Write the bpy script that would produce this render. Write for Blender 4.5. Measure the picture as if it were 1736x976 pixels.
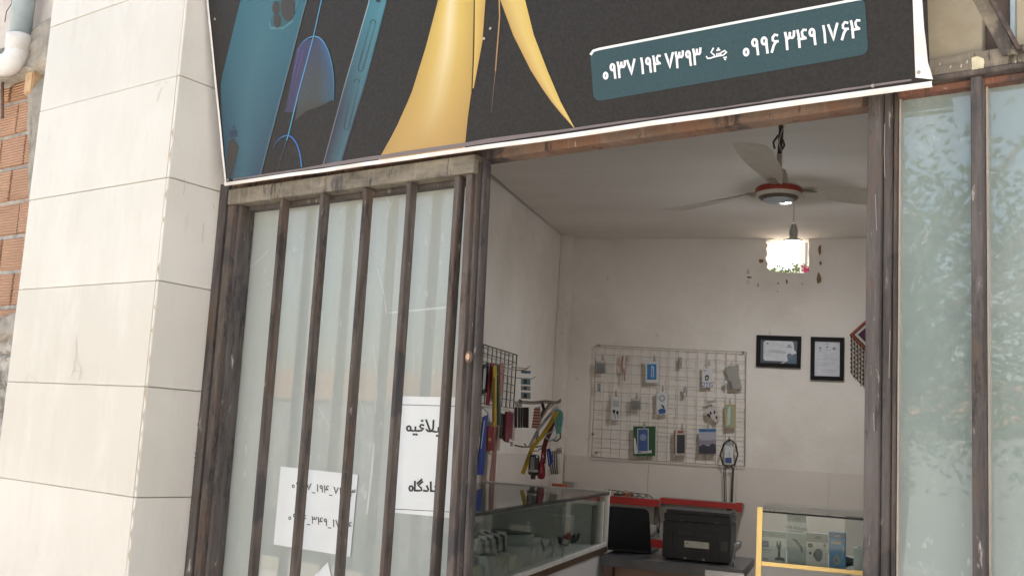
import bpy, bmesh, math, random
from mathutils import Vector as V
random.seed(7)
R = math.radians
scene = bpy.context.scene
for o in list(bpy.data.objects): bpy.data.objects.remove(o)
col = scene.collection

# ------------------------------------------------------------------ camera
EYE = V((0, 0, 1.3)); FPX = 1700.0
RHO, PIT, HD = R(3.66), R(8.45), R(18.4)
hv = V((-math.sin(HD), math.cos(HD), 0)); r0 = V((math.cos(HD), math.sin(HD), 0)); zv = V((0, 0, 1))
CF = hv * math.cos(PIT) + zv * math.sin(PIT); u0 = r0.cross(CF)
CR = r0 * math.cos(RHO) + u0 * math.sin(RHO); CU = -r0 * math.sin(RHO) + u0 * math.cos(RHO)
cd = bpy.data.cameras.new('camera'); cam = bpy.data.objects.new('camera', cd); col.objects.link(cam)
from mathutils import Matrix
cam.matrix_world = Matrix(((CR.x, CU.x, -CF.x, EYE.x), (CR.y, CU.y, -CF.y, EYE.y), (CR.z, CU.z, -CF.z, EYE.z), (0, 0, 0, 1)))
cd.sensor_width = 36; cd.lens = 36 * FPX / 1736; cd.clip_start = .02; cd.clip_end = 500
scene.camera = cam

# ------------------------------------------------------------------ sky, sun, exposure
SUN_EL, SUN_AZ = R(58), R(28)          # the sun stands high behind the shop
w = bpy.data.worlds.new('World'); scene.world = w; w.use_nodes = True
nt = w.node_tree; sky = nt.nodes.new('ShaderNodeTexSky'); sky.sky_type = 'NISHITA'; sky.sun_disc = False
sky.sun_elevation = SUN_EL; sky.sun_rotation = SUN_AZ; sky.dust_density = 2.5; sky.air_density = 1.0
hz = nt.nodes.new('ShaderNodeMix'); hz.data_type = 'RGBA'; hz.blend_type = 'MULTIPLY'; hz.inputs[0].default_value = 1; hz.inputs[7].default_value = (1.15, 1.0, .85, 1)   # hazy warm white balance
nt.links.new(sky.outputs[0], hz.inputs[6]); nt.links.new(hz.outputs[2], nt.nodes['Background'].inputs[0]); nt.nodes['Background'].inputs[1].default_value = .12
sd = bpy.data.lights.new('sun', 'SUN'); sd.energy = 5.0; sd.angle = R(.5); sd.color = (1, .95, .88)
sun = bpy.data.objects.new('sun', sd); col.objects.link(sun)
sdir = V((math.sin(SUN_AZ) * math.cos(SUN_EL), math.cos(SUN_AZ) * math.cos(SUN_EL), math.sin(SUN_EL)))
sun.rotation_euler = sdir.to_track_quat('Z', 'Y').to_euler(); sun.location = (2, 6, 9)
scene.view_settings.view_transform = 'Standard'; scene.view_settings.look = 'None'
scene.view_settings.exposure = 2.15; scene.view_settings.gamma = 1; scene.view_settings.use_curve_mapping = False
scene.cycles.use_denoising = True
scene.cycles.max_bounces = 10; scene.cycles.diffuse_bounces = 6; scene.cycles.transparent_max_bounces = 16
scene.cycles.caustics_reflective = False; scene.cycles.caustics_refractive = False
scene.cycles.sample_clamp_indirect = 6

# ------------------------------------------------------------------ rays and frames of reference
def ray(x, y): return CF * FPX + CR * (x - 868) - CU * (y - 488)
def hit(x, y, p, n):
    d = ray(x, y); return EYE + d * ((V(p) - EYE).dot(n) / d.dot(n))
def onY(x, y, yy): return hit(x, y, (0, yy, 0), V((0, 1, 0)))
def onX(x, y, xx): return hit(x, y, (xx, 0, 0), V((1, 0, 0)))
def onZ(x, y, zz): return hit(x, y, (0, 0, zz), V((0, 0, 1)))
E1 = V((.9505, -.3107, 0)); N1 = V((-.3107, -.9505, 0)); P0 = V((0, 2.056, 0))
LEAN = .022
def W(s, z, o=0):                        # storefront: s to the right, z up, o out to the street
    s = s + LEAN * (1.4 - z) * min(1.6, max(0, -s) / 1.9)
    return P0 + E1 * s + N1 * o + V((0, 0, z))
def FP(x, y, o=0):
    p = hit(x, y, P0 + N1 * o, N1); t = (p - P0).dot(E1); s = t
    for i in range(6): s = t - LEAN * (1.4 - p.z) * min(1.6, max(0, -s) / 1.9)
    return s, p.z
YB, XL, XR, HC = 7.083, -1.957, 2.3, 2.785    # back wall, left wall, right wall, ceiling

# ------------------------------------------------------------------ materials
def nodes(name):
    m = bpy.data.materials.new(name); m.use_nodes = True; t = m.node_tree
    return m, t, t.nodes['Principled BSDF']
def setp(b, **k):
    for a, v in k.items():
        b.inputs[a.replace('_', ' ')].default_value = v
def noise(t, scale, stretch=(1, 1, 1), detail=6, rough=.6):
    tc = t.nodes.new('ShaderNodeTexCoord'); mp = t.nodes.new('ShaderNodeMapping'); mp.inputs['Scale'].default_value = stretch
    n = t.nodes.new('ShaderNodeTexNoise'); n.inputs['Scale'].default_value = scale; n.inputs['Detail'].default_value = detail; n.inputs['Roughness'].default_value = rough
    t.links.new(tc.outputs['Object'], mp.inputs[0]); t.links.new(mp.outputs[0], n.inputs[0]); return n
def ramp(t, src, stops):
    r = t.nodes.new('ShaderNodeValToRGB'); el = r.color_ramp.elements
    while len(el) < len(stops): el.new(.5)
    for e, (p, c) in zip(el, stops): e.position = p; e.color = (*c, 1) if len(c) == 3 else c
    t.links.new(src, r.inputs[0]); return r
def mixc(t, fac, a, b):
    m = t.nodes.new('ShaderNodeMix'); m.data_type = 'RGBA'
    for s, i in ((fac, 0), (a, 6), (b, 7)):
        if isinstance(s, (int, float)): m.inputs[i].default_value = s
        elif isinstance(s, tuple): m.inputs[i].default_value = (*s, 1)
        else: t.links.new(s, m.inputs[i])
    return m.outputs[2]
def bump(t, b, src, strength, dist=.003):
    n = t.nodes.new('ShaderNodeBump'); n.inputs['Strength'].default_value = strength; n.inputs['Distance'].default_value = dist
    t.links.new(src, n.inputs['Height']); t.links.new(n.outputs[0], b.inputs['Normal'])
def M(name, c1, c2=None, rough=.6, scale=8, stretch=(1, 1, 1), lo=.4, hi=.62, bmp=0, bs=60, metal=0, spec=.5, coat=0, dist=.003):
    m, t, b = nodes(name); setp(b, Roughness=rough, Metallic=metal); b.inputs['Specular IOR Level'].default_value = spec; b.inputs['Coat Weight'].default_value = coat
    c2 = c2 or tuple(x * .86 for x in c1)
    n = noise(t, scale, stretch); r = ramp(t, n.outputs[0], [(lo, c1), (hi, c2)])
    t.links.new(r.outputs[0], b.inputs['Base Color'])
    if bmp: bump(t, b, noise(t, bs, stretch).outputs[0], bmp, dist)
    return m
def steel(name, base, rust, rustlo=.5, streak=(14, 14, 1.2)):
    m, t, b = nodes(name); setp(b, Roughness=.62)
    n1 = noise(t, 3, streak, 8, .7); n2 = noise(t, 9, (1, 1, .5), 8, .75); n3 = noise(t, 55, (1, 1, .25), 4, .6)
    lite = tuple(x * 2.3 for x in base)
    c = mixc(t, ramp(t, n1.outputs[0], [(.38, (0, 0, 0)), (.66, (1, 1, 1))]).outputs[0], base, lite)
    c = mixc(t, ramp(t, n2.outputs[0], [(rustlo, (0, 0, 0)), (rustlo + .12, (1, 1, 1))]).outputs[0], c, rust)
    c = mixc(t, ramp(t, n3.outputs[0], [(.66, (0, 0, 0)), (.75, (1, 1, 1))]).outputs[0], c, (.42, .38, .33))
    n4 = noise(t, 5, (1, 1, .8), 5, .6)
    c = mixc(t, ramp(t, n4.outputs[0], [(.56, (0, 0, 0)), (.60, (.8, .8, .8))]).outputs[0], c, (.045, .042, .045))
    n5 = noise(t, 34, (1, 1, .12), 6, .8); c = mixc(t, ramp(t, n5.outputs[0], [(.52, (0, 0, 0)), (.62, (.6, .6, .6))]).outputs[0], c, tuple(x * 2.5 for x in base))
    n6 = noise(t, 26, (1, 1, .2), 6, .8); c = mixc(t, ramp(t, n6.outputs[0], [(.56, (0, 0, 0)), (.62, (.8, .8, .8))]).outputs[0], c, (.03, .026, .025))
    t.links.new(c, b.inputs['Base Color']); bump(t, b, n2.outputs[0], .5, .002)
    b.inputs['Specular IOR Level'].default_value = .28
    return m
mSteel = steel('weathered_steel', (.058, .047, .040), (.098, .066, .050), .50)
mSteelDark = steel('dark_weathered_steel', (.052, .045, .042), (.10, .07, .052), .52)
mRust = steel('rusty_brown_steel', (.10, .070, .052), (.19, .105, .065), .44, (1.2, 1.2, 8))
mRustRed = steel('red_primer_steel', (.12, .06, .042), (.17, .08, .055), .4, (2, 2, 6))
mGreyBeam = steel('grey_green_steel', (.115, .098, .075), (.075, .06, .045), .56, (1.5, 1.5, 5))
mRailGrey = steel('grey_rail_steel', (.105, .09, .068), (.17, .145, .10), .55, (2, 2, 7))
mPatch = M('cream_paint', (.62, .56, .38), (.5, .45, .3), scale=40)

def tile_mat():
    m, t, b = nodes('cream_stone_tile'); setp(b, Roughness=.42)
    n = noise(t, 2.2, (1, 1, 1), 8, .6); r = ramp(t, n.outputs[0], [(.35, (.72, .68, .61)), (.65, (.64, .60, .53))])
    n2 = noise(t, 55, (1, 1, 1.6), 3, .5); d = ramp(t, n2.outputs[0], [(.73, (0, 0, 0)), (.77, (1, 1, 1))])
    n3 = noise(t, 1.6, (1, 1, 1), 2); k = ramp(t, n3.outputs[0], [(.52, (0, 0, 0)), (.66, (1, 1, 1))])
    mm = t.nodes.new('ShaderNodeMath'); mm.operation = 'MULTIPLY'; t.links.new(d.outputs[0], mm.inputs[0]); t.links.new(k.outputs[0], mm.inputs[1])
    c = mixc(t, mm.outputs[0], r.outputs[0], (.36, .31, .24))
    n5 = noise(t, 7, (4, 4, .6), 7, .7); c = mixc(t, ramp(t, n5.outputs[0], [(.55, (0, 0, 0)), (.8, (.5, .5, .5))]).outputs[0], c, (.56, .50, .40))
    oi = t.nodes.new('ShaderNodeObjectInfo'); c = mixc(t, ramp(t, oi.outputs['Random'], [(0, (.0,) * 3), (1, (.55,) * 3)]).outputs[0], c, (.47, .435, .36))
    n6 = noise(t, 3.5, (1.6, 1.6, .5), 8, .72); c = mixc(t, ramp(t, n6.outputs[0], [(.5, (0, 0, 0)), (.72, (.55,) * 3)]).outputs[0], c, (.70, .67, .61))
    n7 = noise(t, 4.2, (1, 1, .35), 8, .75); c = mixc(t, ramp(t, n7.outputs[0], [(.60, (0, 0, 0)), (.75, (.4,) * 3)]).outputs[0], c, (.40, .34, .26))
    t.links.new(c, b.inputs['Base Color']); bump(t, b, n.outputs[0], .25, .004); return m
mTile = tile_mat()
mGrout = M('grey_grout', (.48, .43, .36), scale=30)
mBlack = M('black_paint', (.03, .028, .028), (.06, .055, .05), scale=30)
mDark = M('dark_void', (.03, .028, .026))
mWall = M('white_plaster_wall', (.74, .69, .63), (.70, .65, .59), rough=.8, scale=2.3, bmp=.5, bs=7, dist=.01)
def scuffed(m):
    t = m.node_tree; b = t.nodes['Principled BSDF']; src = b.inputs['Base Color'].links[0].from_socket
    a = noise(t, 1.1, (1, 1, 1), 8, .7); c = mixc(t, ramp(t, a.outputs[0], [(.48, (0, 0, 0)), (.68, (.5,) * 3)]).outputs[0], src, (.52, .47, .40))
    d = noise(t, 14, (1, 1, .5), 4, .6); c = mixc(t, ramp(t, d.outputs[0], [(.70, (0, 0, 0)), (.74, (.45,) * 3)]).outputs[0], c, (.36, .32, .27))
    t.links.new(c, b.inputs['Base Color'])
scuffed(mWall)
mCeil = M('white_plaster_ceiling', (.72, .675, .62), (.67, .625, .575), rough=.8, scale=1.1, stretch=(.5, 3, 1), bmp=.3, bs=3, dist=.012)
mDado = M('glazed_wall_tile', (.64, .585, .525), (.59, .54, .485), rough=.35, scale=2)
mFloor = M('shop_floor_tile', (.70, .67, .63), (.62, .59, .55), rough=.3, scale=3)
mStreet = M('street_concrete', (.60, .565, .52), (.52, .49, .45), rough=.9, scale=2, bmp=.4, bs=40)
mAsph = M('asphalt', (.09, .088, .085), (.06, .06, .06), rough=.9, scale=8, bmp=.5, bs=90)
mCement = M('rough_cement', (.40, .36, .30), (.22, .19, .15), rough=.95, scale=9, lo=.35, hi=.72, bmp=1, bs=22, dist=.012)
mPlaster = M('pinkish_plaster', (.62, .56, .50), (.5, .44, .39), rough=.9, scale=5, bmp=.6, bs=30, dist=.006)
mPVCblue = M('blue_grey_pvc', (.36, .43, .45), (.30, .36, .38), rough=.35, scale=6)
mPVC = M('white_pvc', (.74, .74, .73), (.62, .60, .56), rough=.35, scale=9)
mStone = M('rough_grey_stone', (.50, .46, .40), (.20, .18, .15), rough=.9, scale=14, bmp=1, bs=25, dist=.02)
def brick_mat():
    m, t, b = nodes('scored_clay_brick'); setp(b, Roughness=.85)
    n = noise(t, 5, (1, 1, 1), 6); r = ramp(t, n.outputs[0], [(.32, (.52, .30, .18)), (.68, (.40, .225, .135))])
    tc = t.nodes.new('ShaderNodeTexCoord'); wv = t.nodes.new('ShaderNodeTexWave'); wv.bands_direction = 'Z'; wv.inputs['Scale'].default_value = 22; wv.inputs['Distortion'].default_value = .6
    t.links.new(tc.outputs['Object'], wv.inputs[0])
    c = mixc(t, ramp(t, wv.outputs[0], [(0, (.35, .35, .35)), (.35, (0, 0, 0))]).outputs[0], r.outputs[0], (.33, .16, .09))
    t.links.new(c, b.inputs['Base Color']); bump(t, b, wv.outputs[0], .9, .006); return m
mBrick = brick_mat()
mMortar = M('grey_mortar', (.46, .43, .39), (.30, .28, .25), rough=.95, scale=12, bmp=1, bs=30, dist=.01)

def frosted(name, c, c2, trans, streaks, ior=1.5, gr=.012):
    m, t, b = nodes(name); out = t.nodes['Material Output']
    n = noise(t, 1.5, (1, 1, .35), 5); n2 = noise(t, 45, (1, 1, .5), 3); n3 = noise(t, 1.2, (6, 6, .5), 3)
    r = ramp(t, n.outputs[0], [(.35, c), (.65, c2)])
    cc = mixc(t, ramp(t, n2.outputs[0], [(.64, (0, 0, 0)), (.74, (streaks,) * 3)]).outputs[0], r.outputs[0], (.75, .78, .76))
    n8 = noise(t, 3.2, (1, 1, .8), 9, .8); cc = mixc(t, ramp(t, n8.outputs[0], [(.5, (0, 0, 0)), (.72, (.45,) * 3)]).outputs[0], cc, (.62, .65, .62))
    cc = mixc(t, ramp(t, n3.outputs[0], [(.5, (0, 0, 0)), (.75, (.35,) * 3)]).outputs[0], cc, tuple(x * .72 for x in c))
    d = t.nodes.new('ShaderNodeBsdfDiffuse'); tl = t.nodes.new('ShaderNodeBsdfTranslucent'); g = t.nodes.new('ShaderNodeBsdfGlossy'); g.inputs['Roughness'].default_value = gr
    t.links.new(cc, d.inputs[0]); t.links.new(cc, tl.inputs[0])
    m1 = t.nodes.new('ShaderNodeMixShader'); m1.inputs[0].default_value = trans; t.links.new(d.outputs[0], m1.inputs[1]); t.links.new(tl.outputs[0], m1.inputs[2])
    f = t.nodes.new('ShaderNodeFresnel'); f.inputs[0].default_value = ior
    m2 = t.nodes.new('ShaderNodeMixShader'); t.links.new(f.outputs[0], m2.inputs[0]); t.links.new(m1.outputs[0], m2.inputs[1]); t.links.new(g.outputs[0], m2.inputs[2])
    t.links.new(m2.outputs[0], out.inputs[0]); t.nodes.remove(b); return m
mFrost = frosted('frosted_glass_film', (.50, .535, .49), (.44, .475, .445), .25, .35, 1.6)
mFrost2 = frosted('dusty_frosted_glass', (.33, .39, .365), (.28, .34, .32), .25, .3, 2.0, .018)
def clear_glass(name, tint, gl=.9):
    m, t, b = nodes(name); out = t.nodes['Material Output']
    tr = t.nodes.new('ShaderNodeBsdfTransparent'); tr.inputs[0].default_value = (*tint, 1)
    g = t.nodes.new('ShaderNodeBsdfGlossy'); g.inputs['Roughness'].default_value = .01
    df = t.nodes.new('ShaderNodeBsdfDiffuse'); df.inputs[0].default_value = (.5, .56, .53, 1)
    f = t.nodes.new('ShaderNodeFresnel'); f.inputs[0].default_value = 1.5
    mm = t.nodes.new('ShaderNodeMath'); mm.operation = 'MULTIPLY'; mm.inputs[1].default_value = gl; t.links.new(f.outputs[0], mm.inputs[0])
    m0 = t.nodes.new('ShaderNodeMixShader'); m0.inputs[0].default_value = .02; t.links.new(tr.outputs[0], m0.inputs[1]); t.links.new(df.outputs[0], m0.inputs[2])
    m2 = t.nodes.new('ShaderNodeMixShader'); t.links.new(mm.outputs[0], m2.inputs[0]); t.links.new(m0.outputs[0], m2.inputs[1]); t.links.new(g.outputs[0], m2.inputs[2])
    t.links.new(m2.outputs[0], out.inputs[0]); t.nodes.remove(b); return m
mGlass = clear_glass('greenish_clear_glass', (.95, .985, .97), .4)
mGlassTop = clear_glass('counter_top_glass', (.94, .97, .96), .8)
mPlastic = clear_glass('clear_plastic_bag', (.90, .90, .90), .6)
_pc = {}
def P(c, rough=.5, metal=0):
    k = (c, rough, metal)
    if k not in _pc:
        _pc[k] = M('finish_%d' % len(_pc), c, tuple(x * .9 for x in c), rough=rough, scale=25, metal=metal)
    return _pc[k]
def art_mat():
    m, t, b = nodes('printed_vinyl'); setp(b, Roughness=.5); b.inputs['Specular IOR Level'].default_value = .3
    a = t.nodes.new('ShaderNodeVertexColor'); a.layer_name = 'ink'
    n = noise(t, 260, (1, 1, 1), 2); g = mixc(t, ramp(t, n.outputs[0], [(.35, (.02,) * 3), (.65, (0,) * 3)]).outputs[0], a.outputs[0], (.75, .7, .62))
    t.links.new(g, b.inputs['Base Color']); return m
def ink(c, k=.66): return tuple(v * k for v in c)
mArt = art_mat()
mVinylDark = M('dark_printed_vinyl', (.020, .018, .016), (.028, .025, .023), rough=.5, scale=120, bmp=.6, bs=2.2, dist=.008, spec=.22)
mWhiteVinyl = M('white_vinyl', (.78, .76, .74), (.66, .62, .58), rough=.5, scale=12, bmp=.3, bs=12, dist=.003)
mPaper = M('white_paper', (.72, .74, .73), (.68, .70, .69), rough=.7, scale=4)
mInk = P((.02, .02, .022))
mCream = M('stained_fibreglass', (.34, .27, .175), (.42, .36, .25), rough=.5, scale=5, bmp=.5, bs=14, dist=.006)
mBrown = M('dark_gap_brown', (.085, .055, .042), (.11, .07, .05), scale=10)  # brown standing in for the darkness of an open gap
mBlackPl = M('black_plastic', (.020, .021, .024), (.026, .027, .030), rough=.42, scale=60, bmp=.1, bs=300, spec=.22)
mGold = M('brushed_gold_aluminium', (.78, .58, .24), (.70, .52, .22), rough=.3, metal=.6, scale=10)
mBrownRail = M('brown_rail', (.11, .07, .045), rough=.4)
mWhitePanel = M('white_laminate', (.78, .77, .77), (.74, .73, .73), rough=.35, scale=3)
mWhiteFrame = M('white_frame', (.82, .80, .77), rough=.4)
mGridW = M('pale_wire', (.42, .37, .32), rough=.4)
mGridB = M('black_wire', (.035, .032, .03), rough=.4)
mRedEdge = M('red_edge', (.42, .03, .025), (.34, .025, .02), rough=.35)
mTable = M('dark_table_top', (.055, .055, .06), (.085, .085, .09), rough=.35, scale=6)
mWood = M('brown_wood', (.14, .075, .05), (.10, .055, .035), rough=.5, scale=4, stretch=(1, 1, 6))
mChrome = P((.55, .53, .5), .25, .4)
mLeaf = M('green_leaf', (.06, .12, .035), (.10, .16, .06), rough=.5, scale=4)
mBark = M('bark', (.12, .09, .065), (.07, .055, .04), rough=.9, scale=9, bmp=1)

# ------------------------------------------------------------------ mesh building
class MB:
    def __init__(s): s.v = []; s.f = []; s.mi = []; s.sm = []; s.m = 0; s.c = []
    def add(s, vs, fs, smooth=False, cols=None):
        b = len(s.v); s.v += [V(p) for p in vs]; s.c += list(cols) if cols else [(1, 1, 1)] * len(vs)
        for f in fs: s.f.append([b + i for i in f]); s.mi.append(s.m); s.sm.append(smooth)
        return s
    def hexa(s, p):                       # 8 corners: 4 bottom, 4 top
        return s.add(p, [(0, 3, 2, 1), (4, 5, 6, 7), (0, 1, 5, 4), (1, 2, 6, 5), (2, 3, 7, 6), (3, 0, 4, 7)])
    def box(s, a, b):
        x0, y0, z0 = a; x1, y1, z1 = b
        return s.hexa([(x0, y0, z0), (x1, y0, z0), (x1, y1, z0), (x0, y1, z0), (x0, y0, z1), (x1, y0, z1), (x1, y1, z1), (x0, y1, z1)])
    def fbox(s, s0, s1, z0, z1, o0, o1):  # box in storefront coordinates
        return s.hexa([W(s0, z0, o0), W(s1, z0, o0), W(s1, z0, o1), W(s0, z0, o1), W(s0, z1, o0), W(s1, z1, o0), W(s1, z1, o1), W(s0, z1, o1)])
    def slab(s, q, n, th, cols=None):     # polygon q thickened along n
        q = [V(p) for p in q]; k = len(q); n = V(n).normalized() * th
        vs = q + [p + n for p in q]
        fs = [tuple(range(k)), tuple(range(2 * k - 1, k - 1, -1))] + [(i, i + k, (i + 1) % k + k, (i + 1) % k) for i in range(k)]
        return s.add(vs, fs, False, cols * 2 if cols else None)
    def tube(s, pts, r, n=8, cap=True):
        pts = [V(p) for p in pts]; rr = r if isinstance(r, (list, tuple)) else [r] * len(pts)
        vs = []; up = None
        for i, p in enumerate(pts):
            d = (pts[min(i + 1, len(pts) - 1)] - pts[max(i - 1, 0)]); d = d.normalized() if d.length > 1e-9 else V((0, 0, 1))
            if up is None: up = V((0, 0, 1)) if abs(d.z) < .9 else V((1, 0, 0))
            a = d.cross(up)
            a = a.normalized() if a.length > 1e-4 else d.orthogonal().normalized()
            b = a.cross(d).normalized(); up = b
            vs += [p + (a * math.cos(2 * math.pi * k / n) + b * math.sin(2 * math.pi * k / n)) * rr[i] for k in range(n)]
        fs = [(i * n + k, i * n + (k + 1) % n, (i + 1) * n + (k + 1) % n, (i + 1) * n + k) for i in range(len(pts) - 1) for k in range(n)]
        s.add(vs, fs, True)
        if cap and n > 2:
            b = len(s.v) - len(vs); s.f.append([b + k for k in range(n)][::-1]); s.f.append([b + len(vs) - n + k for k in range(n)]); s.mi += [s.m] * 2; s.sm += [False] * 2
        return s
    def lathe(s, c, prof, n=32):          # prof: (radius, z)
        c = V(c); vs = [c + V((r * math.cos(2 * math.pi * k / n), r * math.sin(2 * math.pi * k / n), z)) for r, z in prof for k in range(n)]
        return s.add(vs, [(i * n + k, i * n + (k + 1) % n, (i + 1) * n + (k + 1) % n, (i + 1) * n + k) for i in range(len(prof) - 1) for k in range(n)], True)
    def build(s, name, mat, parent=None, label=None, cat=None, group=None, kind=None, bevel=0, fix=True):
        me = bpy.data.meshes.new(name); o = bpy.data.objects.new(name, me); col.objects.link(o)
        if parent: o.parent = parent; off = V(parent.get('_w', (0, 0, 0))); o['_w'] = tuple(off)
        else:
            if s.v:
                n = len(s.v); off = V((sum(p.x for p in s.v) / n, sum(p.y for p in s.v) / n, min(p.z for p in s.v)))
            else: off = V((0, 0, 0))
            o.location = off; o['_w'] = tuple(off)
        me.from_pydata([tuple(p - off) for p in s.v], [], s.f)
        for m in (mat if isinstance(mat, (list, tuple)) else [mat]): me.materials.append(m)
        for p, mi, sm in zip(me.polygons, s.mi, s.sm): p.material_index = mi; p.use_smooth = sm
        if any(c != (1, 1, 1) for c in s.c):
            a = me.color_attributes.new('ink', 'FLOAT_COLOR', 'POINT')
            for i, c in enumerate(s.c): a.data[i].color = (*(ink(c, .78) if c[0] > c[2] * 1.3 else ink(c)), 1)
        if fix:
            bm = bmesh.new(); bm.from_mesh(me); bmesh.ops.recalc_face_normals(bm, faces=bm.faces)
            if bevel: bmesh.ops.bevel(bm, geom=[e for e in bm.edges if len(e.link_faces) == 2 and e.calc_face_angle(0) > .5], offset=bevel, segments=2, affect='EDGES', clamp_overlap=True)
            bm.to_mesh(me); bm.free()
        tag(o, label, cat, group, kind); return o
def tag(o, label=None, cat=None, group=None, kind=None):
    for k, v in (('label', label), ('category', cat), ('group', group), ('kind', kind)):
        if v: o[k] = v
    return o
def root(name, label, cat, loc, group=None):
    o = bpy.data.objects.new(name, None); col.objects.link(o); o.location = loc; o['_w'] = tuple(loc); o.empty_display_size = .1
    return tag(o, label, cat, group)
def fb(name, mat, par, *a, bevel=.0015, **k): return MB().fbox(*a).build(name, mat, par, bevel=bevel, **k)
def bx(name, mat, par, a, b, bevel=0, **k): return MB().box(a, b).build(name, mat, par, bevel=bevel, **k)

# ------------------------------------------------------------------ lettering drawn as strokes
def arc(cx, cy, rx, ry, a0, a1, n=8): return [(cx + rx * math.cos(R(a0 + (a1 - a0) * i / n)), cy + ry * math.sin(R(a0 + (a1 - a0) * i / n))) for i in range(n + 1)]
G = {'۰': (.62, [arc(.3, .25, .17, .19, 0, 360, 12)]),
     '۱': (.42, [[(.13, .97), (.2, .6), (.22, 0)]]),
     '۲': (.7, [[(.08, .97), (.16, .6), (.18, 0)], [(.10, .9), (.2, .66), (.38, .62), (.56, .72), (.6, .97)]]),
     '۳': (.86, [[(.08, .97), (.16, .6), (.18, 0)], [(.10, .9), (.18, .66), (.3, .6), (.42, .68), (.45, .92)], [(.44, .74), (.52, .62), (.64, .6), (.76, .7), (.8, .97)]]),
     '۴': (.8, [[(.08, .97), (.16, .6), (.18, 0)], [(.13, .5), (.3, .45), (.7, .45)], [(.74, .93), (.56, .97), (.42, .84), (.46, .62), (.62, .5)]]),
     '۶': (.72, [[(.6, .92), (.42, .98), (.24, .84), (.24, .66), (.4, .56), (.62, .56)], [(.5, .56), (.3, .36), (.12, .0)]]),
     '۷': (.84, [[(.05, .97), (.25, .5), (.4, .03), (.55, .5), (.76, .97)]]),
     '۹': (.66, [arc(.3, .72, .18, .2, 0, 360, 12), [(.48, .75), (.49, .4), (.53, 0)]]),
     ' ': (.3, []), '_': (.6, [[(.05, -.25), (.5, -.25)]]),
     # whole words, drawn left to right in the order seen
     'CH': (2.6, [[(.0, .28), (.1, .08), (.45, .05), (.9, .12), (.9, .3), (.55, .62), (.82, 1.0)], [(.9, .1), (1.15, .12), (1.22, .38)], [(1.18, .12), (1.4, .12), (1.46, .38)], [(1.42, .12), (1.62, .12), (1.68, .4)], [(1.65, .12), (1.95, .12), (2.35, .38), (2.15, .55), (1.8, .46)],
                  [(1.25, .72), (1.33, .72)], [(1.48, .72), (1.56, .72)], [(1.37, .9), (1.45, .9)], [(2.0, -.15), (2.07, -.15)], [(2.2, -.15), (2.27, -.15)], [(2.1, -.34), (2.17, -.34)]]),
     'EBLAGH': (4.0, [arc(.35, .28, .2, .2, 0, 360, 10), [(.5, .12), (.8, .10), (1.0, .12), (1.02, .42)], [(1.0, .12), (1.3, .11), (1.62, .16), (1.86, .34), (1.6, .36), (1.45, .5), (1.58, .66), (1.82, .62)],
                      [(2.08, 1.05), (2.3, .6), (2.5, .16)], [(2.82, 1.05), (2.8, .35), (2.6, .13), (2.3, .12), (2.15, .25)], [(2.8, .14), (3.1, .11), (3.32, .12), (3.34, .46)], [(3.75, .1), (3.7, 1.05)],
                      [(.84, -.2), (.92, -.2)], [(1.1, -.2), (1.18, -.2)], [(1.62, .98), (1.72, .98)], [(3.18, -.22), (3.28, -.22)]]),
     'OLD': (4.0, [arc(.35, .3, .2, .22, 0, 360, 10), [(.5, .15), (.75, .1), (.9, .15), (.95, .4)], [(.92, .12), (1.2, .1), (1.3, .12), (1.55, .45), (1.3, .55)], [(1.3, .12), (1.75, .1), (2.0, .12)],
                      [(1.95, .1), (2.0, .5), (2.1, 1.05)], [(2.05, .35), (2.3, .12), (2.5, .12), (2.5, 1.05)], [(2.5, .12), (2.8, .1), (3.1, .12), (3.1, .42)], [(3.55, .1), (3.5, 1.0)],
                      [(.66, -.22), (.74, -.22)], [(.9, -.22), (.98, -.22)], [(1.42, .8), (1.5, .8)], [(2.86, -.22), (2.94, -.22)]]),
     'DADGAH': (4.4, [arc(.4, .3, .22, .24, 0, 360, 10), [(.85, .1), (.85, 1.0)], [(.85, .1), (1.3, .1), (1.7, .15), (1.6, .4), (1.25, .62), (1.75, 1.0)], [(1.15, .82), (1.65, 1.22)], [(1.95, .12), (2.4, .1), (2.5, .25), (2.3, .6)],
                      [(2.8, .1), (2.75, 1.0)], [(3.0, .12), (3.4, .1), (3.5, .25), (3.3, .6)], [(3.9, .1), (3.85, 1.0)], [(4.0, .12), (4.2, .1)]])}
KW = .86
def strokes(tokens, x0, y0, x1, y1, h, up=None):
    """polylines in pixels along the baseline (x0,y0)-(x1,y1), letters h pixels high"""
    tot = sum(G[t][0] for t in tokens); ux, uy = (x1 - x0) / tot, (y1 - y0) / tot; up = up or (0, -1); out = []; c = 0
    for t in tokens:
        for st in G[t][1]: out.append([(x0 + (c + a * KW) * ux + up[0] * b * h, y0 + (c + a * KW) * uy + up[1] * b * h) for a, b in st])
        c += G[t][0]
    return out
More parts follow.
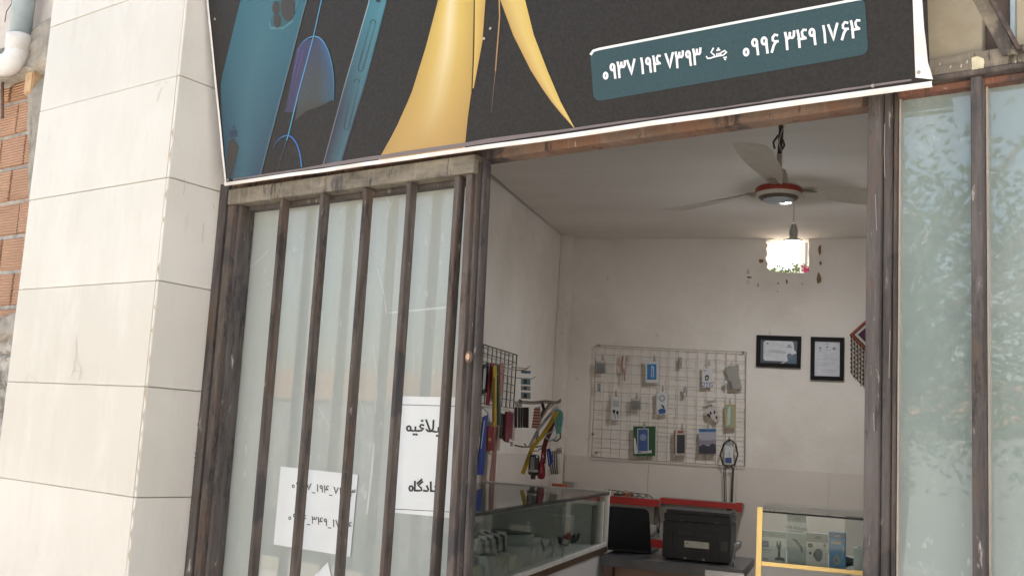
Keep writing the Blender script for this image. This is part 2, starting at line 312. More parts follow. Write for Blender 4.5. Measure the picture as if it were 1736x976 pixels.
def ribbon(mb, pl, wd, place):
    """flat pen stroke of width wd (pixels) laid on the surface given by place(x, y)"""
    n = len(pl); vs = []
    if n > 2 and (pl[0][0] - pl[-1][0]) ** 2 + (pl[0][1] - pl[-1][1]) ** 2 < 1e-6: closed = True
    else: closed = False
    for i, (x, y) in enumerate(pl):
        a = pl[i - 1] if i else (pl[-2] if closed else pl[0]); b = pl[i + 1] if i < n - 1 else (pl[1] if closed else pl[-1])
        dx, dy = b[0] - a[0], b[1] - a[1]; L = math.hypot(dx, dy) or 1; dx, dy = dx / L, dy / L; e = 0
        if not closed and i == 0: e = -wd * .4
        if not closed and i == n - 1: e = wd * .4
        vs += [place(x + dx * e - dy * wd / 2, y + dy * e + dx * wd / 2), place(x + dx * e + dy * wd / 2, y + dy * e - dx * wd / 2)]
    mb.add(vs, [(2 * i, 2 * i + 1, 2 * i + 3, 2 * i + 2) for i in range(n - 1)])
def text_px(mb, tokens, base, h, wd, place, up=None):
    for k, st in enumerate(strokes(tokens, *base, h, up)): ribbon(mb, st, wd, lambda x, y, k=k: place(x, y, k))
def latin(txt, parent, mat, origin, ux, uy, size, name='lettering', label=None):
    """Latin lettering as a mesh: ux, uy world vectors of one em"""
    cu = bpy.data.curves.new('tmp', 'FONT'); cu.body = txt; cu.size = 1; cu.align_x = 'CENTER'; cu.align_y = 'CENTER'
    o = bpy.data.objects.new('tmp', cu); col.objects.link(o); bpy.context.view_layer.update(); me = bpy.data.meshes.new_from_object(o)
    mb = MB(); mb.add([V(origin) + V(ux) * v.co.x * size + V(uy) * v.co.y * size for v in me.vertices], [tuple(p.vertices) for p in me.polygons])
    bpy.data.objects.remove(o); return mb.build(name, mat, parent, label, fix=False)

# ================================================================== SETTING
MB().add([(-60, -60, -.2), (60, -60, -.2), (60, 60, -.2), (-60, 60, -.2)], [(0, 1, 2, 3)]).build('ground', mStreet, kind='structure')
mb = MB(); mb.add([W(-60, -.195, 5.2), W(60, -.195, 5.2), W(60, -.195, 11), W(-60, -.195, 11)], [(0, 1, 2, 3)]); mb.build('road', mAsph, kind='structure')
MB().fbox(-40, 40, -.2, -.07, 5.05, 5.2).build('kerb', mGrout, kind='structure')
MB().fbox(-3.2, 4, -.2, -.02, -.05, .55).build('doorstep', mStreet, kind='structure')

# ------------------------------------------------------------------ the shop building
shop = root('shop_building', 'small white plastered shop room seen through the open doorway under the banner', 'shop', (0, 4.5, 0))
yl = 2.72
mb = MB(); mb.box((XL - .2, yl, -.2), (XL, YB + .2, 3.05)); mb.build('side_wall', mWall, shop)
mb = MB(); mb.box((XR, 1.0, -.2), (XR + .2, YB + .2, 3.05)); mb.build('side_wall', mWall, shop)
MB().add([(XL, 2.5, 0), (XR, 1.3, 0), (XR, YB, 0), (XL, YB, 0)], [(0, 1, 2, 3)]).build('floor', mFloor, shop)
mb = MB(); q = [W(-1.96, HC, -.055), W(2.42, HC, -.055), V((XR, YB, HC)), V((XL, YB, HC))]; mb.slab(q, (0, 0, 1), .25); mb.build('ceiling', mCeil, shop)
# back wall with a rough hole broken through below the ceiling
bm = bmesh.new(); rnd = random.Random(3)
outer = [bm.verts.new(p) for p in [(XL, YB, -.2), (XR, YB, -.2), (XR, YB, 2.9), (XL, YB, 2.9)]]
hp = [(1300, 407), (1318, 404.5), (1340, 405), (1360, 404.5), (1371, 405.5), (1371.5, 418), (1370.5, 430), (1372, 442), (1371, 452), (1372, 461), (1362, 463), (1350, 462), (1338, 463.5), (1325, 462), (1314, 460), (1306, 459), (1300, 453), (1302, 446), (1297.5, 438), (1301, 430), (1298.5, 422), (1302, 415), (1298, 411)]
inner = [bm.verts.new(tuple(onY(x, y, YB))) for x, y in hp]
es = [bm.edges.new((l[i], l[(i + 1) % len(l)])) for l in (outer, inner) for i in range(len(l))]
fs = [g for g in bmesh.ops.triangle_fill(bm, edges=es, use_beauty=True)['geom'] if isinstance(g, bmesh.types.BMFace)]
ex = bmesh.ops.extrude_face_region(bm, geom=fs); bmesh.ops.translate(bm, vec=(0, .12, 0), verts=[g for g in ex['geom'] if isinstance(g, bmesh.types.BMVert)])
bmesh.ops.recalc_face_normals(bm, faces=bm.faces)
me = bpy.data.meshes.new('back_wall'); bm.to_mesh(me); bm.free(); me.transform(Matrix.Translation((0, -4.5, 0)))
bw = bpy.data.objects.new('back_wall', me); col.objects.link(bw); bw.parent = shop; bw['_w'] = shop['_w']; me.materials.append(mWall)
# scars of broken plaster round the hole
scar = M('bare_brown_plaster', (.24, .15, .07), (.17, .10, .05), rough=.9, scale=30)
for cx, cy, rx, ry, mm in [(1390, 424, 3, 10, scar), (1388.5, 472, 4.5, 11, scar), (1391, 446, 2, 4, P((.1, .09, .08))), (1290, 442, 5, 4, scar), (1268, 461, 3, 6, P((.5, .5, .5))), (1268, 478, 3.5, 5, P((.55, .55, .55))), (1293, 489, 3, 4, P((.6, .6, .6))), (1270, 470, 5, 2, P((.2, .05, .05))),
                           (1319, 480, 1.6, 2, P((.12, .11, .1))), (1334, 477, 2, 4, P((.12, .11, .1))), (1318, 494, 1.2, 1.2, P((.12, .11, .1))), (1360, 481, 1.8, 1.5, P((.3, .27, .23))), (1285, 483, 2.5, 4, P((.35, .32, .28)))]:
    mb = MB(); pts = [onY(cx + rx * math.cos(a) * rnd.uniform(.55, 1.1), cy + ry * math.sin(a) * rnd.uniform(.7, 1.1), YB - .003) for a in [i * math.pi / 5 for i in range(10)]]
    mb.slab(pts, (0, 1, 0), .002); mb.build('plaster_scar', mm, bw)
# glazed tile dado
zD = 1.205; mb = MB(); xs = [XL + .09]
while xs[-1] < XR - .3: xs.append(xs[-1] + .602)
xs.append(XR)
for a, b in zip(xs, xs[1:]):
    for z0, z1 in ((0, .6), (.602, 1.203)): mb.box((a + .001, YB - .012, z0), (b - .001, YB - .001, z1))
mb.build('tile_dado', mDado, shop)
mb = MB(); y = 3.4
while y < YB - .2:
    for z0, z1 in ((0, .6), (.602, 1.203)): mb.box((XL + .001, y + .001, z0), (XL + .012, min(y + .6, YB - .15) - .001, z1))
    y += .6
mb.build('tile_dado', mDado, shop)
bx('corner_column', mWall, shop, (XL + .001, YB - .14, 0), (XL + .075, YB - .001, HC), bevel=.003)
# unseen masonry over the storefront, parapet and flat roof, shading facade and room
mb = MB(); mb.fbox(-1.97, 2.6, 2.6, 3.9, -.2, -.03); mb.build('upper_wall', mPlaster, shop)
mb = MB(); mb.slab([W(-2.2, 3.2, -.2), W(2.7, 3.2, -.2), V((XR + .2, YB + .3, 3.2)), V((XL - .2, YB + .3, 3.2))], (0, 0, 1), .2); mb.build('roof', mCement, shop)

# ------------------------------------------------------------------ stone clad pillar
pil = root('stone_pillar', 'tall square pillar clad in cream stone tiles left of the barred door', 'pillar', W(-2.35, -.2, .1))
TZ = [-.2, .125, .44, .748, 1.061, 1.379, 1.695, 2.012, 2.336, 2.654, 2.97, 3.29, 3.6, 3.9]
SL, SR, PO = -2.765, -1.963, .2
mb = MB(); mb.fbox(SL + .012, SR - .012, -.2, 3.9, -.35, PO - .012); mb.build('core', mGrout, pil)
for a, b in zip(TZ, TZ[1:]):
    j = random.uniform(-.0012, .0012)
    fb('front_tile', mTile, pil, SL, SR - .0135, a + .0008, b - .0008, PO - .011, PO + j, bevel=.0012)
    fb('side_tile', mTile, pil, SR - .012, SR + .001 + j, a + .0012, b - .0012, -.05, PO - .0005, bevel=.0018)
    fb('side_tile', mTile, pil, SL - .001, SL + .0115, a + .0012, b - .0012, -.35, PO - .012, bevel=.0012)
# chips along the tile corner and hand-drawn marks
mb = MB(); rnd = random.Random(11)
for (x, y) in [(296, 225), (292, 262), (283, 330), (281, 372), (277, 455), (268, 520), (262, 560), (258, 610), (251, 665), (247, 705), (245, 735), (241, 770), (237, 800), (233, 828), (226, 870), (223, 905), (220, 940)]:
    s, z = FP(x, y, PO); L = rnd.uniform(.008, .03)
    mb.add([W(SR - .0005, z - L, PO + .0008), W(SR - rnd.uniform(.003, .008), z, PO + .0026), W(SR - .0005, z + L, PO + .0008)], [(0, 1, 2)])
mb.build('chipped_edge', P((.42, .36, .27)), pil, fix=False)
mb = MB()
for pl in [[(345, 379), (344, 392), (343, 410)], [(312, 303), (313, 315), (311, 330)], [(361, 345), (363, 354)]]:
    # marks on the side face
    pts = []
    for x, y in pl: pts.append((x, y))
    def plc(x, y):
        p = hit(x, y, W(SR + .0035, 1.4, 0), E1); return p + E1 * .001
    ribbon(mb, pts, 1.2, plc)
for pl in [[(118, 640), (127, 622), (124, 612), (129, 608), (134, 620), (138, 628), (133, 642)], [(122, 628), (137, 629)], [(128, 575), (129, 600), (127, 610)], [(43, 645), (50, 630), (56, 640), (64, 648)], [(266, 172), (269, 160), (275, 148)], [(278, 139), (283, 141)], [(262, 146), (272, 141)]]:
    ribbon(mb, pl, .9, lambda x, y: W(*FP(x, y, PO + .0022), PO + .0022))
mb.build('scratch_marks', P((.52, .48, .41)), pil, fix=False)
# ragged black paint running down beside the jamb
mb = MB(); rnd = random.Random(5); N = 420; vs = []
for i in range(N + 1):
    z = 1.75 - i * (1.95 / N); wd = rnd.uniform(.001, .004) + (.009 * rnd.random() ** 3 if z < 1.6 else 0) + (.006 * abs(math.sin(z * 9)) * rnd.random() if z < 1.3 else 0)
    vs += [W(SR + .0045, z, -.002), W(SR + .0045, z, .002 + wd)]
mb.add(vs, [(2 * i, 2 * i + 1, 2 * i + 3, 2 * i + 2) for i in range(N)]); mb.build('black_paint_smear', mBlack, pil, fix=False)

# ------------------------------------------------------------------ steel storefront
sf = root('steel_storefront', 'rusty brown steel shopfront frame round the open doorway', 'shopfront', W(-.4, 0, 0))
fb('jamb', mSteelDark, sf, -1.962, -1.925, -.02, 2.035, -.05, .012)
fb('jamb', mSteel, sf, -1.923, -1.899, -.02, 2.03, -.05, -.002)
fb('header', mRust, sf, -1.96, .045, 2.0, 2.12, -.05, -.004)
sA, sB_, sC, sD = FP(781, 500, .02)[0], FP(797, 500, .02)[0], FP(810, 500, .01)[0], FP(818, 500, .0)[0]
def fslant(name, mat, par, s0, s1, z0, z1, o0, o1, k=.027, bevel=.0012):      # upright that leans slightly, s given at the top
    f = lambda s, z, o: P0 + E1 * (s + k * (1.96 - z)) + N1 * o + V((0, 0, z))
    return MB().hexa([f(s0, z0, o0), f(s1, z0, o0), f(s1, z0, o1), f(s0, z0, o1), f(s0, z1, o0), f(s1, z1, o0), f(s1, z1, o1), f(s0, z1, o1)]).build(name, mat, par, bevel=bevel)
fslant('door_stop', mSteelDark, sf, -.9235, -.914, -.02, 1.999, -.022, .004)
fslant('rebate', mBlack, sf, -.9265, -.924, -.02, 1.998, -.024, -.010)
sJ0, sJ1 = .052, .102
fb('jamb', mSteelDark, sf, .050, .078, -.02, 2.034, -.05, .010)
fb('jamb', mSteelDark, sf, .0795, .094, -.02, 2.033, -.05, .001)
fb('jamb', mSteel, sf, .0955, .1015, -.02, 2.030, -.05, -.008)
fb('beam', mGreyBeam, sf, .047, 3.0, 2.0345, 2.070, -.05, .014)
fb('beam_lip', mSteel, sf, .103, 3.0, 2.0235, 2.034, -.05, .019)
fb('window_head', mRustRed, sf, .103, 3.0, 2.010, 2.0230, -.05, -.004)
mull = []
s0 = FP(1649, 500)[0]; s1 = FP(1669, 500)[0]
for k in range(4):
    a = s0 + k * .5; fb('mullion', mSteelDark, sf, a, a + (s1 - s0), -.02, 2.0225, -.05, .012)
    mull.append(a)
fb('sill_rail', mSteel, sf, .103, 2.4, .0, .06, -.05, .0)
edges = [.102] + [v for a in mull for v in (a, a + s1 - s0)] + [2.2]
for a, b in zip(edges[::2], edges[1::2]):
    if b - a > .02:
        fb('window_pane', mFrost2, sf, a - .004, b + .004, .05, 2.03, -.036, -.030, bevel=0)
        fb('window_bead', mGridW, sf, a + .001, a + .004, .06, 2.010, -.0295, -.018, bevel=0)
# cream paint splash on the beam
mb = MB(); rnd = random.Random(2); c = [(1647, 99), (1652, 97), (1658, 96), (1668, 100), (1669, 106), (1667, 121), (1664, 117), (1662, 121), (1660, 114), (1657, 122), (1655, 118), (1652, 126), (1647, 125), (1648, 112)]
mb.slab([W(*FP(x, y, .0155), .0155) for x, y in c], N1, .001); mb.build('paint_patch', mPatch, sf, 'cream dab of paint on the grey beam')
mb = MB()
for x, y, l in [(1640, 103, 4), (1630, 110, 4), (1722, 104, 6), (1594, 108, 2), (1612, 112, 3)]:
    mb = MB(); ribbon(mb, [(x, y), (x - 1, y + l)], 2, lambda x, y: W(*FP(x, y, .0155), .0155)); mb.build('bare_metal_scratch', P((.5, .44, .36)), sf, fix=False)
for p in [[(1500, 210), (1499, 260), (1500, 300)], [(1484, 330), (1486, 390)], [(1509, 560), (1507, 640)], [(1481, 700), (1482, 730)], [(1508, 190), (1508, 215)]]:
    mb = MB(); ribbon(mb, p, 1.0, lambda x, y: W(*FP(x, y, .0112), .0112)); mb.build('bare_metal_scratch', P((.3, .26, .22)), sf, fix=False)
# stained sheet and strut above the beam; brown sheet paints the dark gap
up = root('canopy_panel', 'stained yellowish sheet and brown fill painting the dark gap above the steel beam right of the banner', 'panel', W(.5, 2.125, -.05))
fb('stained_sheet', mCream, up, .02, FP(1665, 60, -.02)[0], 2.071, 2.62, -.05, -.02)
fb('dark_gap_fill', mBrown, up, FP(1665, 60, -.02)[0] + .001, FP(1712, 40, -.04)[0], 2.071, 2.62, -.075, -.045)
fb('edge_strip', mPVCblue, up, FP(1713, 40, -.03)[0], FP(1722, 40, -.03)[0], 2.071, 2.62, -.06, -.025)
fb('stained_sheet', mCream, up, FP(1722.5, 40, -.03)[0], 2.4, 2.071, 2.62, -.06, -.03)
st = root('diagonal_strut', 'scuffed brown angle iron strut rising diagonally from the beam', 'strut', W(.32, 2.12, .02))
a = W(*FP(1712, 92, .03), .02); b = W(*FP(1625, -70, .10), .10)
def beamlike(name, a, b, wv, dv, mat, par):
    mb = MB(); mb.hexa([a - wv, a + wv, a + wv + dv, a - wv + dv, b - wv, b + wv, b + wv + dv, b - wv + dv]); return mb.build(name, mat, par, bevel=.001)
beamlike('flange', a, b, E1 * .0125, N1 * .006, mGreyBeam, st)
beamlike('web', a + E1 * .018, b + E1 * .018, E1 * .004, N1 * .03 - N1 * .0, mSteel, st)
fb('weld_plate', mRust, st, FP(1698, 90, .02)[0], FP(1724, 90, .02)[0], 2.0705, 2.078, -.01, .03)

# ------------------------------------------------------------------ barred door leaf
leaf = root('barred_door', 'closed steel door leaf with five vertical bars before frosted glass', 'door', W(-1.4, 0, 0))
so = .026
fb('top_rail', mRailGrey, leaf, -1.893, -.922, 1.958, 2.006, -.022, so + .006)
fb('stile', mSteel, leaf, -1.896, -1.866, 0, 1.957, -.04, so)
fb('stile', mSteelDark, leaf, -1.864, -1.846, 0, 1.9565, -.04, so - .014)
fslant('stile', mSteel, leaf, -.957, -.936, 0, 1.957, -.04, so)
fslant('stile', mSteelDark, leaf, -.935, -.927, 0, 1.992, -.04, so - .010)
for x0, y0 in ((474.5, 337), (542.5, 330), (615.5, 318), (689.5, 308), (770.5, 298)):
    a = FP(x0, y0, so)[0]; wd = .0155
    fb('bar', mSteel, leaf, a, a + wd, .05, 1.957, -.002, so)
    MB().fbox(a + wd * .43, a + wd * .57, .05, 1.9565, so - .0002, so + .0008).build('seam', mSteelDark, leaf)
fb('bottom_rail', mSteel, leaf, -1.845, -.925, 0, .05, -.03, so)
fb('glass', mFrost, leaf, -1.85, -.935, .02, 1.952, -.048, -.042, bevel=0)
fb('inner_lip', mSteelDark, leaf, -1.845, -.960, 1.945, 1.9572, -.041, -.012)
# round latch on the stile
lc = W(*FP(797, 605, so + .001), so + .001)
mb = MB(); ring = [lc + (E1 * math.cos(t) * .011 + V((0, 0, 1)) * math.sin(t) * .015) for t in [i * math.pi / 8 for i in range(16)]]
mb.slab(ring, N1, .009); mb.build('latch', mRust, leaf, bevel=.002)
mb = MB(); ring = [lc + E1 * .001 + N1 * .0095 + (E1 * math.cos(t) * .005 + V((0, 0, 1)) * math.sin(t) * .008) for t in [i * math.pi / 6 for i in range(12)]]
mb.slab(ring, N1, .0015); mb.build('keyhole', P((.5, .33, .22), .4), leaf)
# scratches and tape traces on the glass
mb = MB()
for pl, wd in [([(413, 462), (440, 440), (455, 424)], 1.2), ([(596, 385), (600, 420), (598, 450)], 1), ([(640, 455), (651, 500), (655, 530)], 2), ([(660, 530), (765, 520)], 3), ([(632, 585), (640, 640), (636, 700)], 1),
               ([(634, 752), (630, 800), (622, 870)], 3), ([(540, 690), (560, 725)], 1), ([(607, 660), (615, 700)], 1.2), ([(417, 755), (418, 767)], 2), ([(654, 330), (662, 350)], 1.2), ([(672, 320), (655, 370)], 1), ([(700, 560), (702, 640)], .8)]:
    ribbon(mb, pl, wd, lambda x, y: W(*FP(x, y, -.0415), -.0415))
mb.build('glass_scratch', P((.55, .58, .56)), leaf, fix=False)

def sheet(name, label, quad, lines, texts, group=None):
    o = -.040
    r = root(name, label, 'paper', W(*FP(*quad[3], o), o), group)
    MB().slab([W(*FP(x, y, o), o) for x, y in quad], N1, .0006).build('sheet', mPaper, r)
    for tk, base, h, wd, u in texts:
        mb = MB(); text_px(mb, tk, base, h, wd, lambda x, y, k: W(*FP(x, y, o + .0012 + k * .00004), o + .0012 + k * .00004), u); mb.build('handwriting', mInk, r, fix=False)
    for pl, wd in lines:
        mb = MB(); ribbon(mb, pl, wd, lambda x, y: W(*FP(x, y, o + .0012), o + .0012)); mb.build('ruled_line', mInk, r, fix=False)
    return r
sheet('phone_number_note', 'small white note with two handwritten phone numbers taped behind the bars', [(476, 790), (607, 804), (594, 943), (464, 922)], [],
      [(list('۰۹۳۷_۱۹۴_۷۳۹۳'), (494, 826, 603, 842), 12, 1.5, (.05, -1)), (list('۰۹۹۶_۳۴۹_۱۷۶۴'), (488, 880, 597, 897), 12, 1.5, (.05, -1))])
sheet('court_notice', 'tall white court notice with bold black heading beside the door stile', [(680, 671), (775, 673), (762, 877), (666, 868)], [([(680, 685.5), (774, 688)], 1), ([(667, 862), (762, 867)], 1)],
      [(['EBLAGH'], (687, 731, 765, 735), 20, 3.3, (.03, -1)), (['DADGAH'], (691, 832, 763, 835), 17, 3.3, (.03, -1))])
sheet('folded_slip', 'corner of a small white paper slip at the bottom of the door glass', [(556, 952), (568, 1000), (520, 1000), (530, 978)], [], [])

# ------------------------------------------------------------------ banner
tilt = R(9); BO = W(0, 2.02, .055); BU = V((0, 0, 1)) * math.cos(tilt) + N1 * math.sin(tilt); BN = N1 * math.cos(tilt) - V((0, 0, 1)) * math.sin(tilt)
def B(x, y, l=0): return hit(x, y, BO + BN * l, BN)
ban = root('shop_banner', 'large dark vinyl banner with blue phones, gold lettering and phone numbers', 'banner', W(-.9, 2.03, .06))
TLp, TRp, BRp, BLp = (320, -330), (1552, -560), (1576, 137), (384, 309)
MB().slab([B(*TLp), B(*TRp), B(*BRp), B(*BLp)], -BN, .004).build('panel', mVinylDark, ban)
def strip(mb, rows, l, sub=1):
    """rows of [(x, y, colour), ...]: printed shapes with colour blends"""
    n = len(rows[0]); vs = []; cs = []
    for r in rows:
        for x, y, c in r: vs.append(B(x, y, l)); cs.append(c)
    mb.add(vs, [(i * n + k, i * n + k + 1, (i + 1) * n + k + 1, (i + 1) * n + k) for i in range(len(rows) - 1) for k in range(n - 1)], False, cs)
def parc(cx, cy, rx, ry, a0, a1, n=8): return [(x, 2 * cy - y) for x, y in arc(cx, cy, rx, ry, a0, a1, n)]
def lerp(a, b, t): return tuple(p + (q - p) * t for p, q in zip(a, b))
t1, t2, t3 = (.035, .125, .17), (.05, .15, .185), (.035, .075, .12)
dk = (.05, .042, .038)
mb = MB()                                # big phone on the left
for i in range(12):
    pass
def XL_(y): return 408 - (y) * (408 - 374) / 140. if y < 140 else 374 + (y - 140) * .045
def edge(p, y):
    for (x0, y0), (x1, y1) in zip(p, p[1:]):
        if y0 <= y <= y1: return x0 + (x1 - x0) * (y - y0) / (y1 - y0)
    return p[0][0] if y < p[0][1] else p[-1][0]
Ll = [(435, -120), (408, 0), (374, 140), (376, 200), (385, 303)]; Lr = [(556, -120), (520, 0), (477, 163), (440, 303)]
rows = []
for i in range(25):
    y = -120 + 423 * i / 24; a, b = edge(Ll, y), edge(Lr, y); t = min(1, max(0, (y - 30) / 260))
    c = lerp((.03, .135, .185), (.028, .068, .115), t); rows.append([(a, y, c), (a + (b - a) * .45, y, lerp(c, (.07, .19, .235), .55)), (b - 3, y, c), (b, y, (.07, .19, .25))])
strip(mb, rows, .001)
mb.build('phone_picture', mArt, ban, fix=False)
mb = MB()                                # camera bump, small mark and shadow at the foot
cr = [(475, -30), (468, 8), (456, 40), (458, 50), (480, 50), (496, 38), (508, -10), (508, -30)]
mb.add([B(x, y, .0015) for x, y in cr], [tuple(range(8))], False, [(.10, .24, .29)] * 8)
mb.add([B(x * .93 + 33.6, y * .93 - .5, .002) for x, y in cr], [tuple(range(8))], False, [(.035, .12, .15)] * 8)
mb.build('camera_picture', mArt, ban, fix=False)
for cx, cy, r_ in ((468, 14, 8), (470, 36, 8), (488, 14, 15)):
    mb = MB(); mb.add([B(cx + r_ * .8 * math.cos(a), cy + r_ * 1.5 * math.sin(a), .0026) for a in [i * math.pi / 8 for i in range(16)]], [tuple(range(16))], False, [(.05, .045, .042)] * 16); mb.build('lens_picture', mArt, ban, fix=False)
mb = MB()
sh = [(388, 240), (396, 234), (405, 250), (400, 270), (392, 300), (386, 302), (384, 275)]
mb.add([B(x, y, .0018) for x, y in sh], [tuple(range(7))], False, [dk] * 7)
for cx, cy, rx, ry in ((392, 227, 4, 7), (398, 226, 4, 7), (396, 215, 2, 3)):
    mb.add([B(cx + rx * math.cos(a), cy + ry * math.sin(a), .0021) for a in [i * math.pi / 6 for i in range(12)]], [tuple(range(12))], False, [(.03, .06, .1)] * 12)
mb.build('shadow_picture', mArt, ban, fix=False)
mb = MB()                                # slim second phone seen from its side
Sl = [(642, -120), (626, 0), (585, 140), (545, 287)]; Sr = [(674, -120), (656, 0), (620, 140), (577, 283)]
rows = []
for i in range(20):
    y = -120 + 404 * i / 19; a, b = edge(Sl, y), edge(Sr, y); t = min(1, max(0, (y - 20) / 170)); c = lerp((.05, .20, .26), (.032, .035, .06), t)
    rows.append([(a, y, lerp((.45, .55, .6), (.25, .25, .28), t)), (a + 2.2, y, c), (b - 4, y, lerp(c, (.12, .32, .38), .4)), (b, y, c)])
strip(mb, rows, .001)
for (xa, ya), (xb, yb) in (((628, 40), (607, 115)), ((600, 140), (583, 214))):
    for dx in (0, 9): strip(mb, [[(xa + dx - .8, ya, (.02, .06, .09)), (xa + dx + .8, ya, (.10, .26, .32))], [(xb + dx - .8, yb, (.02, .03, .05)), (xb + dx + .8, yb, (.05, .08, .12))]], .0016)
    for (cx, cy, s_) in ((xa + 4.5, ya, -1), (xb + 4.5, yb, 1)):
        ap = arc(cx, cy, 4.5, 6 * s_, 0, 180, 6); k = len(mb.v); ribbon(mb, ap, 1.4, lambda x, y: B(x, y, .0016)); mb.c[k:] = [(.02, .05, .08)] * (len(mb.v) - k)
mb.add([B(x, y, .0016) for x, y in [(638, -10), (648, -10), (644, 4), (640, 5), (636, 0)]], [(0, 1, 2, 3, 4)], False, [(.01, .02, .03)] * 5)
mb.build('phone_picture', mArt, ban, fix=False)
mb = MB()                                # glassy outlined phone with blue curved rims
k0 = [(553, 64, 534, 64)]
fan = [[(534 - 26 * max(0, 1 - (y - 64) / 22.) ** .5 * 0 - min(28, (y - 64) ** .62 * 3.2) if y > 64 else 534, y)] for y in range(64, 66)]
up1 = arc(534, 178, 34, 116, 178, 90, 14); up2 = arc(534, 178, 33, 116, 90, 0, 14)
rows = []
for i in range(15):                      # blue-violet glow between the line and the right rim
    x, y = parc(534, 150, 32, 88, 90, -12, 14)[i]; xl = edge([(534, 62), (500, 190), (488, 230)], y)
    t = i / 14.; rows.append([(xl, y, lerp((.05, .045, .12), (.06, .075, .08), t)), ((xl + x) / 2, y, lerp((.045, .07, .16), (.06, .07, .07), min(1, t * 1.3))), (x, y, lerp((.05, .12, .34), (.04, .10, .16), t))])
rows.append([(500, 205, dk), (520, 188, dk), (545, 180, dk)])
strip(mb, rows, .001)
rows = [[(x, y, (.05, .05, .13)), (edge([(534, 62), (500, 190), (488, 230)], y), y, (.06, .05, .12))] for x, y in [(520, 67), (510, 75), (503, 84), (498, 110), (492, 150), (486, 180), (482, 190)]]
strip(mb, rows, .001)
def line(pl, wd, c0, c1, l=.0016):
    k = len(mb.v); ribbon(mb, pl, wd, lambda x, y: B(x, y, l)); n = (len(mb.v) - k) // 2
    for i in range(n): mb.c[k + 2 * i] = mb.c[k + 2 * i + 1] = lerp(c0, c1, i / max(1, n - 1))
line([(552, -30), (545, 0), (531, 64), (505, 160), (490, 224), (486, 238)], 1.6, (.10, .34, .55), (.08, .4, .62))
line([(486, 238), (478, 262), (470, 292)], 1.0, (.06, .12, .2), (.06, .05, .06))
line(parc(534, 150, 32, 88, 90, -14, 16), 1.8, (.10, .38, .62), (.04, .12, .2))
line(parc(534, 105, 32, 43, 90, 160, 8), 1.6, (.10, .38, .62), (.06, .06, .2))
line(parc(487, 288, 24, 58, 90, 5, 14), 1.8, (.05, .2, .7), (.06, .25, .6))
line(parc(487, 276, 28, 46, 90, 150, 8), 1.5, (.05, .25, .65), (.04, .04, .08))
line([(508, 84), (494, 140), (484, 190)], 1.2, (.14, .12, .30), (.06, .05, .06)); line([(514, 86), (503, 130), (488, 195)], 1.0, (.14, .12, .30), (.06, .05, .06))
line([(520, 0), (477, 163), (440, 303)], 1.0, (.14, .2, .22), (.1, .12, .14), .0017); line([(519, 153), (545, 205)], .6, (.09, .08, .08), (.06, .05, .05))
mb.build('outlined_phone_picture', mArt, ban, fix=False)
gy, gy2, gh = (.66, .47, .12), (.52, .33, .10), (.80, .66, .38)
Gl = [(765, -150), (743, 0), (722, 80), (697, 160), (670, 220), (641, 272)]; Gm = [(772, -150), (764, 0), (757, 90), (738, 180), (718, 230), (690, 266)]; Gr = [(808, -150), (803, 0), (802, 90), (800, 150), (793, 200), (788, 250)]
mb = MB(); rows = []
for i in range(24):
    y = -150 + 401 * i / 23; t = max(0, min(1, (y - 40) / 200)); ye = y + (272 - 251) * (i / 23.) ** 3
    c = lerp(gy, (.50, .32, .11), t); a, m_, b = edge(Gl, ye), edge(Gm, y), edge(Gr, y)
    yy_ = lambda x: ye + (y - ye) * (x - a) / (b - a)
    rows.append([(a, ye, lerp(c, (.40, .25, .07), .4)), ((a + m_) / 2, yy_((a + m_) / 2), c), (m_, yy_(m_), lerp(gh, c, t)), (m_ * .6 + b * .4, yy_(m_ * .6 + b * .4), c), (b, y, lerp(c, (.36, .22, .06), .5))])
strip(mb, rows, .001)
Hl = [(809, -150), (804, 0), (803, 90), (800, 150)]; Hr = [(830, -150), (823, 0), (818, 70), (807, 130), (800, 165)]
strip(mb, [[(edge(Hl, y) + 1.2, y, gy), (edge(Hr, y), y, gy2)] for y in [-150, -60, 0, 40, 70, 100, 130, 150]], .0011)
line([(804, -20), (802, 90), (799, 160)], 1.1, (.16, .09, .03), (.2, .12, .05), .0018)
Il = [(830, -150), (848, 0), (870, 60), (905, 130), (940, 180), (975, 219)]; Ir = [(872, -150), (890, 0), (905, 60), (928, 120), (950, 172), (975, 219)]
strip(mb, [[(edge(Il, y), y, gy2), (edge(Il, y) * .45 + edge(Ir, y) * .55, y, lerp(gy, gh, .2)), (edge(Ir, y), y, gy)] for y in [-150, -60, 0, 30, 60, 90, 120, 150, 172, 190, 205, 219]], .001)
line([(846, -20), (847, 30), (840, 120)], 2.2, (.5, .33, .12), (.35, .2, .1)); line([(840, 120), (836, 160), (833, 190)], .7, (.35, .2, .12), (.1, .08, .07))
mb.build('gold_letter', mArt, ban, fix=False)
# number plate
def rr(c, r, n=6):
    out = []
    for i in range(4):
        p, a, b = V(c[i]), V(c[i - 1]), V(c[(i + 1) % 4]); u1 = (a - p).normalized(); u2 = (b - p).normalized()
        for k in range(n + 1):
            t = k / n; q = p + u1 * r * (1 - t) ** 2 + u2 * r * t ** 2; out.append((q.x, q.y))
    return out
pc = [(1000, 86), (1466, -3), (1472, 92), (1007, 173)]
mb = MB(); pp = rr([(x, y) for x, y in pc], 14); mb.add([B(x, y, .0012) for x, y in pp], [tuple(range(len(pp)))], False, [(.032, .082, .096)] * len(pp))
plate = mb.build('number_plate', mArt, ban, fix=False)
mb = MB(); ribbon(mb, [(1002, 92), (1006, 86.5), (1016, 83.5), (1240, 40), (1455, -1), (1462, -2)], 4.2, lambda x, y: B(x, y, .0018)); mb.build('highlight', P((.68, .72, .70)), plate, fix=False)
mb = MB()
